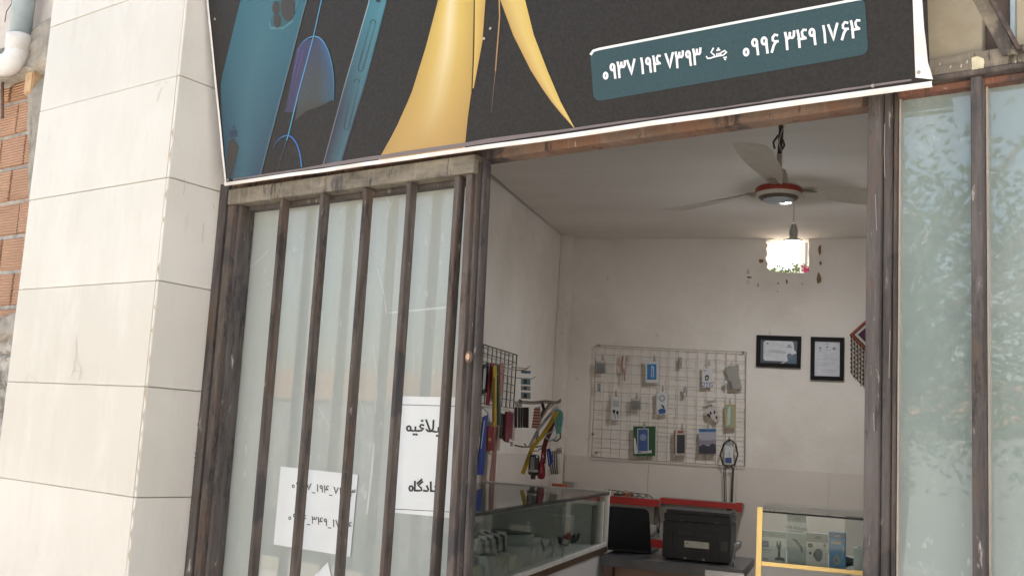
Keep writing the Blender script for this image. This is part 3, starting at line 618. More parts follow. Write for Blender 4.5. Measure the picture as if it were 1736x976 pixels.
pB = lambda x, y, k: B(x, y, .0022 + k * .00006)
text_px(mb, list('۰۹۳۷ ۱۹۴ ۷۳۹۳'), (1022, 136, 1192, 107), 26, 3.9, pB, (-.05, -1))
mb.build('phone_number', P((.78, .77, .78)), plate, fix=False); mb = MB()
text_px(mb, list('۰۹۹۶ ۳۴۹ ۱۷۶۴'), (1259, 97, 1462, 61), 28.5, 4.3, pB, (-.05, -1))
mb.build('phone_number', P((.78, .77, .78)), plate, fix=False); mb = MB()
text_px(mb, ['CH'], (1198, 101, 1242, 93), 16.5, 2.5, pB, (-.05, -1))
mb.build('place_name', P((.78, .77, .78)), plate, fix=False)
# white hem
def hem(pa, pb, wa, wb, name='white_hem', r=.004):
    a, b = B(*pa, .002), B(*pb, .002); n = 14; mb = MB(); d = (b - a); side = d.cross(BN).normalized(); vs = []; rn = random.Random(len(name) + int(pa[0]))
    for i in range(n + 1):
        t = i / n; w_ = (wa + (wb - wa) * t); p = a + d * t + side * rn.uniform(-.0012, .0012); vs += [p, p + side * w_ * .5 + BN * rn.uniform(.001, .003), p + side * w_ - BN * .003]
    mb.add(vs, [(3 * i + k, 3 * i + k + 1, 3 * i + k + 4, 3 * i + k + 3) for i in range(n) for k in range(2)], True)
    return mb.build(name, mWhiteVinyl, ban, fix=False)
hem(BLp, TLp, -.012, -.012); hem((380, 309.5), (1580, 137), .010, .011)
mb = MB(); rn = random.Random(9); n = 22; vs = []
for i in range(n + 1):                   # wide wrinkled white margin on the right
    t = i / n; y = 135 - 640 * t; xl = 1552 + (1530 - 1552) * t * 1.05; xr = 1575 - 8 * min(1, t * 6) + rn.uniform(-1.2, 1.2) - 16 * t + (6 if i == 0 else 0)
    vs += [B(xl, y - 3, .0015), B((xl + xr) / 2, y - 1.5, .004 + rn.uniform(0, .005)), B(xr, y, .001 + rn.uniform(0, .003)), B(xr + 1, y, -.008)]
mb.add(vs, [(4 * i + k, 4 * i + k + 1, 4 * i + k + 5, 4 * i + k + 4) for i in range(n) for k in range(3)], True); mb.build('white_hem', mWhiteVinyl, ban, fix=False)
for x, y in [(1558, 123), (1480, 146), (821, 66), (832, 49), (387, 305), (365, 33)]:
    c = B(x, y, .003); mb = MB(); r_ = .0035; ring = [c + (E1 * math.cos(t) + BU * math.sin(t)) * r_ for t in [i * math.pi / 6 for i in range(12)]]
    mb.slab(ring, BN, .0025); mb.build('screw', P((.45, .42, .38), .3, .6), ban)
mb = MB(); rn = random.Random(4)         # lighter unlaminated rim, rubbed line and dents near the bottom edge
vs = []
for i in range(41):
    t = i / 40; x = 395 + (1545 - 395) * t; yb = 306 + (137.5 - 306) * t; vs += [B(x, yb, .0024), B(x, yb - 3.2 - rn.uniform(-.8, 1) - 4 * max(0, math.sin(t * 5)) ** 2, .0024)]
mb.add(vs, [(2 * i, 2 * i + 1, 2 * i + 3, 2 * i + 2) for i in range(40)], False, [(.24, .20, .20)] * len(vs)); mb.build('rubbed_rim', mArt, ban, fix=False)
beamlike('backing_bar', B(400, 300, -.03), B(1560, 134, -.03), BU * .012, -BN * .02, mRust, ban)

# ------------------------------------------------------------------ brick wall of the neighbouring lot
nb = root('brick_wall', 'neighbouring wall of orange hollow bricks, grey mortar and rough cement left of the pillar', 'wall', W(-4.6, -.2, -.5))
bo = -.5
fb('mortar', mMortar, nb, -7.2, -2.9, -.2, 4.2, -.75, bo - .012, bevel=0)
mb = MB(); rnd = random.Random(8); z = 1.60; row = 0; sB = FP(36, 230, bo)[0]
while z < 2.95:
    h = .172; s = sB - .175 - (row % 2) * .12 - 1.3
    while s < -3.0:
        wd = .225 + rnd.uniform(-.01, .01); j = rnd.uniform(-.004, .004)
        mb.fbox(s, s + wd, z + rnd.uniform(0, .004), z + h - .014, bo - .05, bo + j); s += wd + .012
    z += .178; row += 1
mb.build('bricks', mBrick, nb, bevel=.003)
def rough_poly(name, mat, pts, o, th, par, seed, amp=.01, div=9):
    """a lumpy rendered patch: grid over a quad in storefront coordinates"""
    rn = random.Random(seed); n = div; vs = []
    for i in range(n + 1):
        for j in range(n + 1):
            u, v = i / n, j / n; s = (pts[0][0] * (1 - u) + pts[1][0] * u) * (1 - v) + (pts[3][0] * (1 - u) + pts[2][0] * u) * v; z = (pts[0][1] * (1 - u) + pts[1][1] * u) * (1 - v) + (pts[3][1] * (1 - u) + pts[2][1] * u) * v
            e = i in (0, n) or j in (0, n); vs.append(W(s + rn.uniform(-amp, amp), z + rn.uniform(-amp, amp), o + (0 if e else th + rn.uniform(-amp, amp))))
    mb = MB(); mb.add(vs, [(i * (n + 1) + j, (i + 1) * (n + 1) + j, (i + 1) * (n + 1) + j + 1, i * (n + 1) + j + 1) for i in range(n) for j in range(n)], True)
    return mb.build(name, mat, par, fix=True)
q = lambda x, y: FP(x, y, bo + .03)
rough_poly('cement_lump', mCement, [q(-40, 165), q(110, 105), q(110, 20), q(-40, 120)], bo + .005, .06, nb, 1, .010, 12)
rough_poly('cement_seam', mCement, [q(49, 560), q(110, 560), q(92, 120), q(46, 128)], bo + .003, .035, nb, 2, .008, 14)
fb('plaster', mPlaster, nb, -7.2, -2.95, 3.06, 4.2, bo - .01, bo + .02, bevel=0)
rough_poly('broken_brick', mCement, [q(-30, 590), q(60, 560), q(60, 515), q(-30, 545)], bo + .003, .03, nb, 3, .012, 8)
mb = MB()
zz = [q(10, y)[1] for y in (835, 745, 702, 655, 600, 556)]
for i, (a, b) in enumerate(zip(zz, zz[1:])):
    for k in range(6): s = -6 + k * .5 + (i % 2) * .2; mb.fbox(s, s + .488, a + .006, b - .006, bo - .05, bo + .01 + .008 * ((i * 3 + k) % 3))
mb.build('stone_course', mStone, nb, bevel=.008)
bx_ = q(62, 150)
mb = MB(); mb.fbox(bx_[0] - .09, bx_[0] - .015, q(36, 165)[1], q(36, 130)[1], bo + .0, bo + .05); mb.build('protruding_brick', M('pale_clay', (.55, .38, .22), (.48, .3, .16), scale=20, bmp=.6), nb, bevel=.006)
# drain pipe with elbow
dp = root('drain_pipe', 'blue grey plastic drain pipe ending in a white elbow on the brick wall', 'pipe', W(*q(30, 110), bo))
a = W(*FP(38, -120, bo + .10), bo + .10); b = W(*FP(33, 64, bo + .10), bo + .10)
sx, sz = FP(33, 64, bo + .10); rp = .053
MB().tube([W(sx, 4.0, bo + .10), W(sx, sz, bo + .10)], rp, 24).build('pipe', mPVCblue, dp)
MB().tube([W(sx, sz + .01, bo + .10), W(sx, sz + .002, bo + .10), W(sx, sz - .075, bo + .10)], [rp * 1.13, rp * 1.15, rp * 1.12], 24).build('collar', mPVC, dp)
mb = MB(); cpts = [W(sx, sz - .05, bo + .10)]
for i in range(9):
    t = R(i * 90 / 8); cpts.append(W(sx - .075 * (1 - math.cos(t)), sz - .065 - .075 * math.sin(t), bo + .10 + .02 * (1 - math.cos(t))))
cpts.append(W(sx - .10, sz - .142, bo + .125)); mb.tube(cpts, rp * 1.07, 24); mb.build('elbow', mPVC, dp)
MB().tube([W(sx - .095, sz - .142, bo + .12), W(sx - .16, sz - .145, bo + .135), W(sx - .4, sz - .15, bo + .2)], [rp * 1.18, rp * 1.18, rp * 1.05], 24).build('side_pipe', mPVC, dp)
cb = MB(); cb.tube([W(*FP(x, y, bo + .05), bo + .05) for x, y in [(21, -20), (20, 6), (11, 20), (8, 38)]], .0022, 6)
cb.build('loose_wire', mBlack, None, 'thin dark wire dangling beside the blue grey pipe', 'wire')
cb = MB(); cb.tube([W(*FP(x, y, bo + .05), bo + .05) for x, y in [(13, 122), (7, 128), (4, 145), (4, 200)]], .008, 8)
cb.build('bent_rod', P((.12, .08, .06)), None, 'bent rusty rod sticking from the cement under the elbow', 'rod')

# ================================================================== INSIDE THE SHOP
# ceiling fan
H = V((-.257, 4.235, 2.352))
fan = root('ceiling_fan', 'cream three blade ceiling fan with red ringed hub hanging from the ceiling', 'ceiling fan', H)
cr_ = P((.74, .69, .60), .4); 
MB().lathe(H, [(.001, -.012), (.028, -.012), (.03, -.006), (.062, -.004), (.064, .002)], 40).build('hub_cap', P((.66, .70, .78), .25), fan)
MB().lathe(H, [(.064, .0), (.075, .004), (.082, .012)], 40).build('hub_rim', P((.16, .12, .09), .4), fan)
MB().lathe(H, [(.082, .012), (.092, .02), (.095, .026)], 40).build('hub_lower_ring', cr_, fan)
MB().lathe(H, [(.095, .026), (.0965, .030), (.0965, .046), (.094, .05)], 40).build('red_ring', P((.38, .06, .03), .35), fan)
MB().lathe(H, [(.094, .05), (.085, .058), (.055, .064), (.042, .07), (.034, .11), (.026, .13), (.001, .132)], 40).build('motor_housing', cr_, fan)
MB().lathe(H, [(.012, .12), (.0115, .20), (.001, .2)], 16).build('down_rod', cr_, fan)
mb = MB(); mb.tube([H + V((.0, 0, .19)), H + V((.004, 0, .30)), H + V((-.002, 0, .396))], .010, 8); mb.tube([H + V((0, 0, .20)), H + V((.02, -.01, .235)), H + V((.012, -.01, .26))], .004, 6)
mb.tube([H + V((-.02, -.012, .22)), H + V((-.026, -.012, .25)), H + V((-.006, -.012, .28))], .005, 6); mb.build('hanging_hook', P((.09, .07, .055), .5), fan)
mb = MB(); mb.tube([H + V((.012, -.015, .20)), H + V((-.004, -.016, .245)), H + V((.006, -.016, .29)), H + V((.016, -.016, .315)), H + V((.004, -.016, .335)), H + V((-.008, -.016, .32))], .0028, 6); mb.build('wire', P((.6, .58, .52)), fan)
for ang in (264, 24, 144):
    a = R(ang); d = V((math.cos(a), math.sin(a), 0)); t_ = V((-math.sin(a), math.cos(a), 0)); vs = []; n = 10
    for i in range(n + 1):
        u = i / n; r_ = .10 + .55 * u; wd = .030 + .042 * min(1, u * 2.2) + (.0 if u < .92 else -.012); tw = -.28 * (1 - .45 * u)
        for k in (-1, -.33, .33, 1):
            vs.append(H + d * r_ + t_ * (k * wd) + V((0, 0, .048 + k * wd * tw + .006 * (1 - k * k))))
    mb = MB(); top = [p + V((0, 0, .0015)) for p in vs]; m_ = 4
    fs = [(i * m_ + k, i * m_ + k + 1, (i + 1) * m_ + k + 1, (i + 1) * m_ + k) for i in range(n) for k in range(m_ - 1)]
    mb.add(vs + top, fs + [tuple(j + len(vs) for j in f[::-1]) for f in fs], True); mb.build('blade', cr_, fan, fix=False)
    mb = MB(); mb.slab([H + d * .07 + t_ * .016 + V((0, 0, .045)), H + d * .16 + t_ * .022 + V((0, 0, .05)), H + d * .16 - t_ * .022 + V((0, 0, .042)), H + d * .07 - t_ * .016 + V((0, 0, .045))], (0, 0, 1), .003); mb.build('blade_iron', P((.4, .37, .32), .4), fan)

# hanging lamp
zc = hv; d = ray(1345, 411); Lp = EYE + d * (5.55 / d.dot(hv))
lamp = root('hanging_lamp', 'lit white disc lamp hanging on a thin cord behind the ceiling fan', 'lamp', Lp)
em = bpy.data.materials.new('lit_lamp_disc'); em.use_nodes = True; eb = em.node_tree.nodes['Principled BSDF']; eb.inputs['Base Color'].default_value = (.9, .9, .9, 1); eb.inputs['Emission Color'].default_value = (.95, .97, 1, 1); eb.inputs['Emission Strength'].default_value = 112
MB().lathe(Lp, [(.001, -.02), (.03, -.02), (.052, -.012), (.06, .0)], 32).build('glowing_disc', em, lamp)
MB().lathe(Lp, [(.0605, .0), (.056, .010), (.03, .022), (.018, .026)], 32).build('housing', P((.75, .75, .75)), lamp)
MB().lathe(Lp, [(.018, .024), (.022, .03), (.024, .06), (.018, .09), (.012, .108), (.001, .11)], 20).build('socket', P((.55, .53, .50), .4), lamp)
MB().tube([Lp + V((0, 0, .1)), V((Lp.x, Lp.y, HC))], .0025, 6).build('cord', P((.6, .58, .54)), lamp)

# wire grid on back wall
YG = YB - .03
def gpt(cx, cy): return (1000 + cx / 3.754, 560 + cy / 3.754)
pg = lambda x, y, yy=YG: onY(x, y, yy)
grid = root('wire_display_grid', 'pale wire display grid full of hanging phone accessories on the back wall', 'display grid', V((-1.15, YG, 1.27)))
c0, c1, c2, c3 = pg(1011, 585), pg(1265, 597), pg(1263, 790), pg(1003, 774)
def gp(u, v): return (c0 * (1 - u) + c1 * u) * (1 - v) + (c3 * (1 - u) + c2 * u) * v
mb = MB()
for i in range(17): mb.tube([gp(i / 16, 0), gp(i / 16, 1)], .0018 if 0 < i < 16 else .003, 5)
for j in range(13): mb.tube([gp(0, j / 12) + V((0, -.003, 0)), gp(1, j / 12) + V((0, -.003, 0))], .0018 if 0 < j < 12 else .003, 5)
mb.build('wire_mesh', mGridW, grid)
for u, v in ((.02, .0), (.98, .0), (.0, .8), (.03, .96)):
    mb = MB(); p = gp(u, v); mb.tube([p + V((0, .03, 0)), p + V((0, -.015, 0))], .006, 8); mb.build('wall_hook', P((.1, .09, .08)), grid)

def hung(name, cat, label, cx, cy, wpx, hpx, mat, clip=None, th=.012, yy=YG - .02, rot=0, tilt_=0):
    """an item hanging on the grid: body slab facing the room plus its clip; sizes in zoom pixels"""
    x, y = gpt(cx, cy); w_, h_ = wpx / 3.754 / 2, hpx / 3.754 / 2
    def loc(dx, dy, l=0): 
        a = dx * w_; b = dy * h_; return onY(x + a * math.cos(rot) - b * math.sin(rot), y + a * math.sin(rot) + b * math.cos(rot), yy - l)
    r = root(name, label, cat, loc(0, 0), 'accessories hanging on the back wall grid')
    if mat: MB().slab([loc(-1, -1), loc(1, -1), loc(1, 1), loc(-1, 1)], (0, 1, 0), th).build('body', mat, r, bevel=.0008)
    if clip:
        px, py = gpt(*clip); a = onY(px - .9, py - 5, yy - .012); b = onY(px + 1.2, py - 5, yy - .012); c = onY(px + 2.4, py + 5.5, yy - .004); d_ = onY(px - 2.2, py + 5.5, yy - .004)
        MB().slab([a, b, c, d_], (0, 1, 0), .004).build('metal_clip', mChrome, r)
    return r, loc
def face(r, loc, name, mat, pts, l=.001, label=None):
    mb = MB(); mb.slab([loc(x, y, l) for x, y in pts], (0, 1, 0), .0008); return mb.build(name, mat, r, label)
def rect(a, b, c, d): return [(a, b), (c, b), (c, d), (a, d)]
def blob(cx, cy, rx, ry, n=14): return [(cx + rx * math.cos(2 * math.pi * i / n), cy + ry * math.sin(2 * math.pi * i / n)) for i in range(n)]
white = P((.60, .60, .60)); blue = P((.04, .19, .42)); blk = P((.02, .02, .022)); gry = P((.3, .3, .3)); 
r, l = hung('clear_pouch', 'pouch', 'small empty clear pouch clipped at the top left of the grid', 67, 235, 68, 76, mPlastic, (80, 170)); face(r, l, 'insert', P((.42, .42, .42)), rect(-.7, -.6, .8, .9), -.004)
r, l = hung('tangled_cord', 'cord', 'red and white tangled cord hanging from a clip near the grid top', 218, 240, 40, 160, None, (236, 175))
mb = MB(); mb.tube([l(-.4, -1), l(-.8, -.5), l(-.5, 0), l(.1, .5), l(.2, 1)], .005, 6); mb.tube([l(.5, -.9), l(.7, -.4), l(.3, .1), l(.1, .6), l(.2, 1)], .004, 6); mb.build('red_strand', P((.32, .10, .08)), r)
mb = MB(); mb.tube([l(-.2, -1), l(0, -.5), l(.6, -.1), l(-.1, .3), l(.15, .95)], .005, 6); mb.tube([l(.9, -.9), l(.9, -.2), l(.5, .4), l(.1, .8)], .004, 6); mb.build('pale_strand', P((.5, .42, .38)), r)
r, l = hung('blue_cable_box', 'box', 'white bordered blue cable box, third item of the grid top row', 395, 262, 82, 140, white, (410, 175), .02); face(r, l, 'blue_window', blue, rect(-.75, -.7, .7, .72)); face(r, l, 'cable_picture', P((.5, .6, .7)), [(-.1, -.5), (.15, -.55), (.3, -.4), (.3, .5), (.15, .5), (.15, -.35), (0, -.4), (-.05, .5), (-.15, .5)], .0022); face(r, l, 'header_flap', white, rect(-1.15, -1.12, 1.05, -.88), .002)
r, l = hung('small_adapter', 'adapter', 'tiny grey adapter hanging alone at the middle of the grid top row', 576, 205, 18, 70, gry, (576, 195)); face(r, l, 'white_tip', white, rect(-.8, -.2, .8, .2))
r, l = hung('adapter_card', 'package', 'white adapter card printed OTG near the top right of the grid', 744, 296, 60, 130, white, (757, 205)); face(r, l, 'adapter_picture', blk, [(-.4, -.1), (.2, -.25), (.5, -.05), (.3, .3), (-.3, .35)]); face(r, l, 'inner_picture', white, [(-.1, 0), (.2, -.08), (.1, .2), (-.15, .2)], .002)
face(r, l, 'printed_line', blk, rect(-.7, -.68, -.1, -.62)); latin('OTG', r, P((.02, .05, .25)), l(0, .75, .003), V((1, 0, 0)), V((0, 0, 1)), .042)
face(r, l, 'hang_hole', P((.2, .2, .2)), rect(-.3, -.93, .3, -.86))
r, l = hung('grey_pouch', 'pouch', 'crumpled grey pouch at the top right corner of the grid', 910, 295, 100, 160, None, (902, 210), rot=0)
mb = MB(); mb.slab([l(-1.1, -.75), l(.75, -1.0), l(.7, -.3), l(1.15, .9), l(.9, 1.0), l(-.45, 1.0), l(-.6, .2)], (0, 1, 0), .02); mb.build('bag', P((.30, .28, .25), .5), r, bevel=.004)
face(r, l, 'dark_fold', P((.13, .12, .11)), [(-.6, .3), (-.2, .35), (.0, .95), (-.4, 1.0)]); MB().tube([l(-.9, .3, .01), l(-.95, .5, .01), l(-.7, .55, .01)], .012, 8).build('white_earbud', white, r)
r, l = hung('small_clip_tag', 'tag', 'small grey tag hanging at the left edge of the grid', 57, 362, 18, 50, gry)
r, l = hung('earphone_card', 'package', 'white earphone card with two black buds left on the grid', 165, 500, 58, 140, white, (165, 400)); face(r, l, 'bud_picture', blk, blob(-.4, .2, .3, .17)); face(r, l, 'bud_picture', blk, blob(.35, .3, .3, .17)); face(r, l, 'wire_picture', blk, [(-.3, .3), (.05, .9), (-.05, .92), (-.45, .35)]); face(r, l, 'wire_picture', blk, [(.4, .35), (.6, .8), (.5, .85), (.3, .4)]); face(r, l, 'grey_window', P((.4, .4, .4)), rect(-.7, -.8, .7, -.2))
r, l = hung('clear_pouch', 'pouch', 'small empty clear pouch in the second row of the grid', 292, 468, 68, 74, mPlastic, (297, 415)); face(r, l, 'insert', P((.46, .46, .45)), rect(-.7, -.6, .8, .8), -.004)
r, l = hung('cable_card', 'package', 'white card with coiled cable and blue cable picture mid grid', 459, 462, 70, 142, white, (463, 368)); face(r, l, 'coil_picture', P((.34, .34, .34)), blob(0, -.45, .6, .32)); face(r, l, 'coil_hole', white, blob(0, -.45, .3, .16), .002); face(r, l, 'plug_picture', P((.03, .09, .25)), [(-.7, .6), (0, .45), (.7, .6), (.6, .9), (-.5, .95)]); face(r, l, 'plug_picture', blk, [(-.2, .1), (.3, .2), (.5, .5), (.3, .5), (.0, .3)], .002)
r, l = hung('small_charger', 'adapter', 'tiny white plug hanging alone between the two upper rows of the grid', 605, 392, 22, 56, gry, (605, 372)); face(r, l, 'plug', white, rect(-.6, .1, .5, .8))
r, l = hung('crumpled_packet', 'package', 'torn white packet with black specks right of the grid centre', 775, 525, 90, 110, None)
mb = MB(); mb.slab([l(-.9, -.4), l(-.2, -.8), l(.2, -.5), (l(.6, -.8)), l(1.1, .6), l(.6, 1.1), l(-.1, .5), l(-.8, .3)], (0, 1, 0), .02); mb.build('wrapper', P((.50, .46, .43)), r); 
for c in ((-.5, .2), (-.15, .0), (.4, -.1), (-.3, .35), (.7, .5)): face(r, l, 'black_speck', blk, blob(c[0], c[1], .15, .2, 7), .0015)
mb = MB(); mb.slab([l(-1, -1.2), l(-.2, -1.45), l(.5, -1.5), l(.3, -1.2), l(-.4, -1.05)], (0, 1, 0), .01); mb.build('torn_flap', P((.36, .32, .29)), r)
r, l = hung('gold_green_pack', 'package', 'gold framed green packet below the grey pouch on the grid', 892, 543, 68, 150, P((.40, .32, .14)), (890, 452)); face(r, l, 'green_picture', P((.26, .34, .27)), rect(-.8, -.85, .6, .9)); face(r, l, 'pale_stripe', P((.5, .5, .38)), [(-.4, -.6), (.1, -.8), (.0, .7), (-.6, .8)], .0018)
r, l = hung('green_phone_case_pack', 'phone case', 'large green case pack with blue boxed phone on the grid bottom row', 345, 703, 138, 188, P((.02, .09, .03)), (345, 600), .02)
face(r, l, 'white_box', P((.5, .52, .55)), rect(-.62, -.85, .42, .72), .004); face(r, l, 'blue_screen', P((.05, .10, .27)), rect(-.55, -.8, .34, .66), .006); face(r, l, 'round_picture', P((.22, .27, .42)), blob(-.1, -.25, .3, .24), .008); face(r, l, 'white_tab', white, [(-.95, -.2), (-.8, -.2), (-.6, .8), (.7, .6), (.7, .8), (-.9, .85)], .0015)
r, l = hung('dark_phone_case_pack', 'phone case', 'white edged pack holding a dark phone case, bottom row of the grid', 572, 712, 78, 160, P((.50, .42, .38)), (586, 610), .016); face(r, l, 'dark_case', P((.035, .037, .045)), rect(-.45, -.62, .82, .84), .003); face(r, l, 'red_label', P((.30, .07, .05)), rect(-.3, -.95, .6, -.75), .003); face(r, l, 'dark_edge', P((.12, .05, .04)), rect(-.92, -.95, -.75, .9), .002)
r, l = hung('blue_header_pack', 'package', 'packet with bright blue header and dark landscape print on the grid', 748, 704, 108, 158, P((.36, .36, .40)), (752, 610)); face(r, l, 'blue_header', P((.02, .14, .33)), rect(-1, -1, 1, -.76)); face(r, l, 'landscape_picture', P((.035, .035, .055)), [(-1, .4), (-.5, .25), (.1, .4), (.6, .15), (1, .3), (1, 1), (-1, 1)]); face(r, l, 'pale_haze', P((.24, .22, .27)), rect(-1, -.1, 1, .28), .0006)
r, l = hung('type_c_cable', 'cable', 'black looped cable with white card hanging at the grid bottom right', 885, 780, 56, 140, white, (885, 690)); face(r, l, 'blue_foot', P((.03, .08, .22)), rect(-.85, .4, .6, .9)); face(r, l, 'coil_picture', P((.5, .5, .5)), blob(.1, .1, .3, .3), .002); latin('TYPE C', r, blk, l(0, -.75, .003), V((1, 0, 0)), V((0, 0, 1)), .022)
mb = MB(); lp = [(885, 690), (850, 720), (828, 790), (845, 850), (880, 870), (920, 850), (938, 790), (925, 720), (885, 690)]
for off in (0, 5): mb.tube([pg(*gpt(x + off, y), YG - .035) for x, y in lp], .0035, 6)
for x0 in (852, 862): mb.tube([pg(*gpt(x, y), YG - .03) for x, y in [(870, 860), (x0, 890), (x0 + 4, 960), (x0 + 6, 1090)]], .003, 6)
for x0 in (908, 915): mb.tube([pg(*gpt(x, y), YG - .03) for x, y in [(900, 860), (x0, 880), (x0 - 3, 960), (x0 - 8, 1090)]], .0035, 6)
mb.build('looped_cable', blk, r)

# framed certificates
def frame(name, label, quad, yy, inner=.14):
    q = [onY(x, y, yy) for x, y in quad]; r = root(name, label, 'picture frame', q[3])
    c = sum(q, V((0, 0, 0))) / 4; W_ = (q[1] - q[0]).length; b = .027
    ux = (q[1] - q[0]).normalized(); uz = (q[0] - q[3]).normalized()
    ins = [q[0] + ux * b - uz * b, q[1] - ux * b - uz * b, q[2] - ux * b + uz * b, q[3] + ux * b + uz * b]
    for i in range(4):
        MB().slab([q[i], q[(i + 1) % 4], ins[(i + 1) % 4], ins[i]], (0, -1, 0), .016).build('frame_side', M('black_frame', (.008, .007, .007), rough=.6, spec=.15), r)
    return r, ins, ux, uz
def sub(ins, u, v, l): p = (ins[0] * (1 - u) + ins[1] * u) * (1 - v) + (ins[3] * (1 - u) + ins[2] * u) * v; return p + V((0, -l, 0))
def flat(r, ins, name, mat, pts, l): return MB().slab([sub(ins, u, v, l) for u, v in pts], (0, 1, 0), .0006).build(name, mat, r)
r, ins, ux, uz = frame('landscape_certificate', 'black framed landscape certificate with dark blue corners right of the grid', [(1283, 568), (1359, 570.5), (1357.5, 624), (1282, 621)], YB - .006)
flat(r, ins, 'dark_mount', P((.05, .065, .085)), rect(0, 0, 1, 1), .001)
flat(r, ins, 'certificate', P((.58, .59, .62)), [(.08, .12), (.13, .05), (.86, .05), (.9, .12), (.92, .4), (.98, .5), (.98, .9), (.12, .9), (.08, .82)], .003)
flat(r, ins, 'blue_corner', P((.06, .11, .16)), [(.75, .7), (.98, .55), (1, 1), (.72, 1)], .005); flat(r, ins, 'blue_corner', P((.10, .14, .18)), blob(.8, .68, .07, .12), .007); flat(r, ins, 'cream_sweep', P((.55, .52, .44)), [(.55, 1), (.75, .82), (.78, .86), (.62, 1)], .006)
for (u, v, a, b) in [(.78, .22, .03, .03), (.75, .29, .03, .03), (.82, .29, .03, .03), (.19, .17, .035, .03)]: flat(r, ins, 'emblem', P((.12, .13, .15)), blob(u, v, a, b, 8), .005)
for v, u0_, u1_ in ((.2, .34, .62), (.45, .2, .6), (.48, .35, .66), (.52, .22, .7), (.55, .42, .7), (.64, .19, .26)): flat(r, ins, 'text_line', P((.34, .35, .37)), rect(u0_, v, u1_, v + .012), .005)
r, ins, ux, uz = frame('portrait_certificate', 'black framed upright licence sheet beside the landscape certificate', [(1374.5, 571), (1431, 572.5), (1430.5, 645.5), (1373.5, 643.5)], YB - .006)
flat(r, ins, 'certificate', P((.55, .55, .58)), rect(0, 0, 1, 1), .001)
for (u, v, a, b) in [(.5, .16, .035, .025), (.22, .2, .04, .03), (.22, .27, .05, .012), (.5, .08, .03, .012)]: flat(r, ins, 'emblem', P((.1, .1, .11)), blob(u, v, a, b, 8), .003)
flat(r, ins, 'stamp_square', P((.2, .2, .21)), rect(.72, .16, .83, .24), .003)
for v, u0_, u1_ in ((.25, .4, .64), (.32, .12, .42), (.33, .6, .9), (.38, .38, .86), (.42, .42, .52), (.43, .6, .78), (.47, .35, .7), (.52, .15, .9), (.61, .18, .84), (.68, .2, .6), (.82, .25, .9), (.87, .3, .85)): flat(r, ins, 'text_line', P((.33, .33, .35)), rect(u0_, v, u1_, v + .008), .003)

# woven wall hanging
wh = root('woven_wall_hanging', 'diamond woven wall hanging in red and purple with beaded tassels', 'wall hanging', onY(1478, 572, YB - .03))
for i, (k, c) in enumerate([(1, (.30, .08, .035)), (.86, (.05, .02, .025)), (.78, (.50, .46, .42)), (.62, (.05, .02, .035)), (.5, (.09, .025, .07)), (.32, (.16, .03, .06)), (.16, (.5, .3, .25))]):
    cx, cy = 1478, 567; mb = MB(); mb.slab([onY(cx - 38 * k, cy + 0 * k, YB - .02 - i * .0012), onY(cx, cy - 34 * k, YB - .02 - i * .0012), onY(cx + 38 * k, cy + 3 * k, YB - .02 - i * .0012), onY(cx, cy + 38 * k, YB - .02 - i * .0012)], (0, 1, 0), .001 if i else .01); mb.build('woven_band', P(c, .9), wh)
for i in range(15):
    x = 1443 + i * 5; k = abs(i - 7); y0 = 605 - k * 5 + (0 if i < 8 else 3); y1 = 665 - k * 5 + (i % 2) * 2
    if i == 7: continue
    p, q_ = onY(x, y0, YB - .022), onY(x, y1, YB - .022); mb = MB(); mb.tube([p, q_], .0035, 6); mb.build('tassel', P((.48, .40, .33), .9), wh)
    mb = MB()
    for t in [j / 8 for j in range(9)]:
        c = p * (1 - t) + q_ * t; mb.tube([c + V((0, -.003, .009)), c + V((0, -.003, -.009))], .0058, 6)
    mb.build('dark_beads', P((.07, .04, .03), .6), wh)

# black grid on the left wall with goods
lg = root('black_wire_grid', 'black wire grid on the left wall behind the door edge', 'display grid', V((XL + .03, 5.6, 1.45)))
a_ = onX(876, 602, XL + .02); zt, yb_ = a_.z, a_.y; zb = onX(871, 692, XL + .02).z; mb = MB(); ya = 4.75; ny = 16; nz = 7
for i in range(ny + 1):
    y = ya + (yb_ - ya) * i / ny; mb.tube([(XL + .02, y, zb), (XL + .02, y, zt)], .0028 if i < ny else .004, 5)
for j in range(nz + 1):
    z = zb + (zt - zb) * j / nz; mb.tube([(XL + .024, ya, z), (XL + .024, yb_, z)], .0028 if j < nz else .004, 5)
mb.build('wire_mesh', mGridB, lg)
for px, py in ((820, 632), (838, 616), (866, 622), (875, 640)):
    p = onX(px, py, XL + .03); mb = MB(); mb.tube([p, p + V((.10, 0, -.004)), p + V((.125, 0, .012))], .003, 6); mb.build('display_hook', mChrome, lg)
def hangx(name, cat, label, pts, color, xx=XL + .09, th=.006, par=None, extra=None, group='goods hanging on the left wall'):
    """flat item hanging parallel to the left wall"""
    mat = color if not isinstance(color, tuple) else P(color, .55)
    mb = MB(); mb.slab([onX(x, y, xx) for x, y in pts], (1, 0, 0), th); o = mb.build(name, mat, None, label, cat, group)
    if extra:
        for nm, pp, c, l_ in extra:
            mb = MB(); mb.slab([onX(x, y, xx + th + l_) for x, y in pp], (1, 0, 0), .001); mb.build(nm, P(c, .6), o)
    return o
hangx('cable_pack', 'package', 'black and white cable pack leftmost on the black grid', [(818, 618), (826, 614), (824, 664), (816, 668)], (.05, .05, .055), XL + .07, .01, extra=[('white_label', [(820, 625), (824, 623), (822, 658), (818, 660)], (.45, .45, .46), .001)])
hangx('red_lanyard', 'lanyard', 'dark red lanyard hanging beside the yellow one on the black grid', [(830, 616), (836, 615), (828, 687), (823, 686)], (.22, .015, .02), XL + .09)
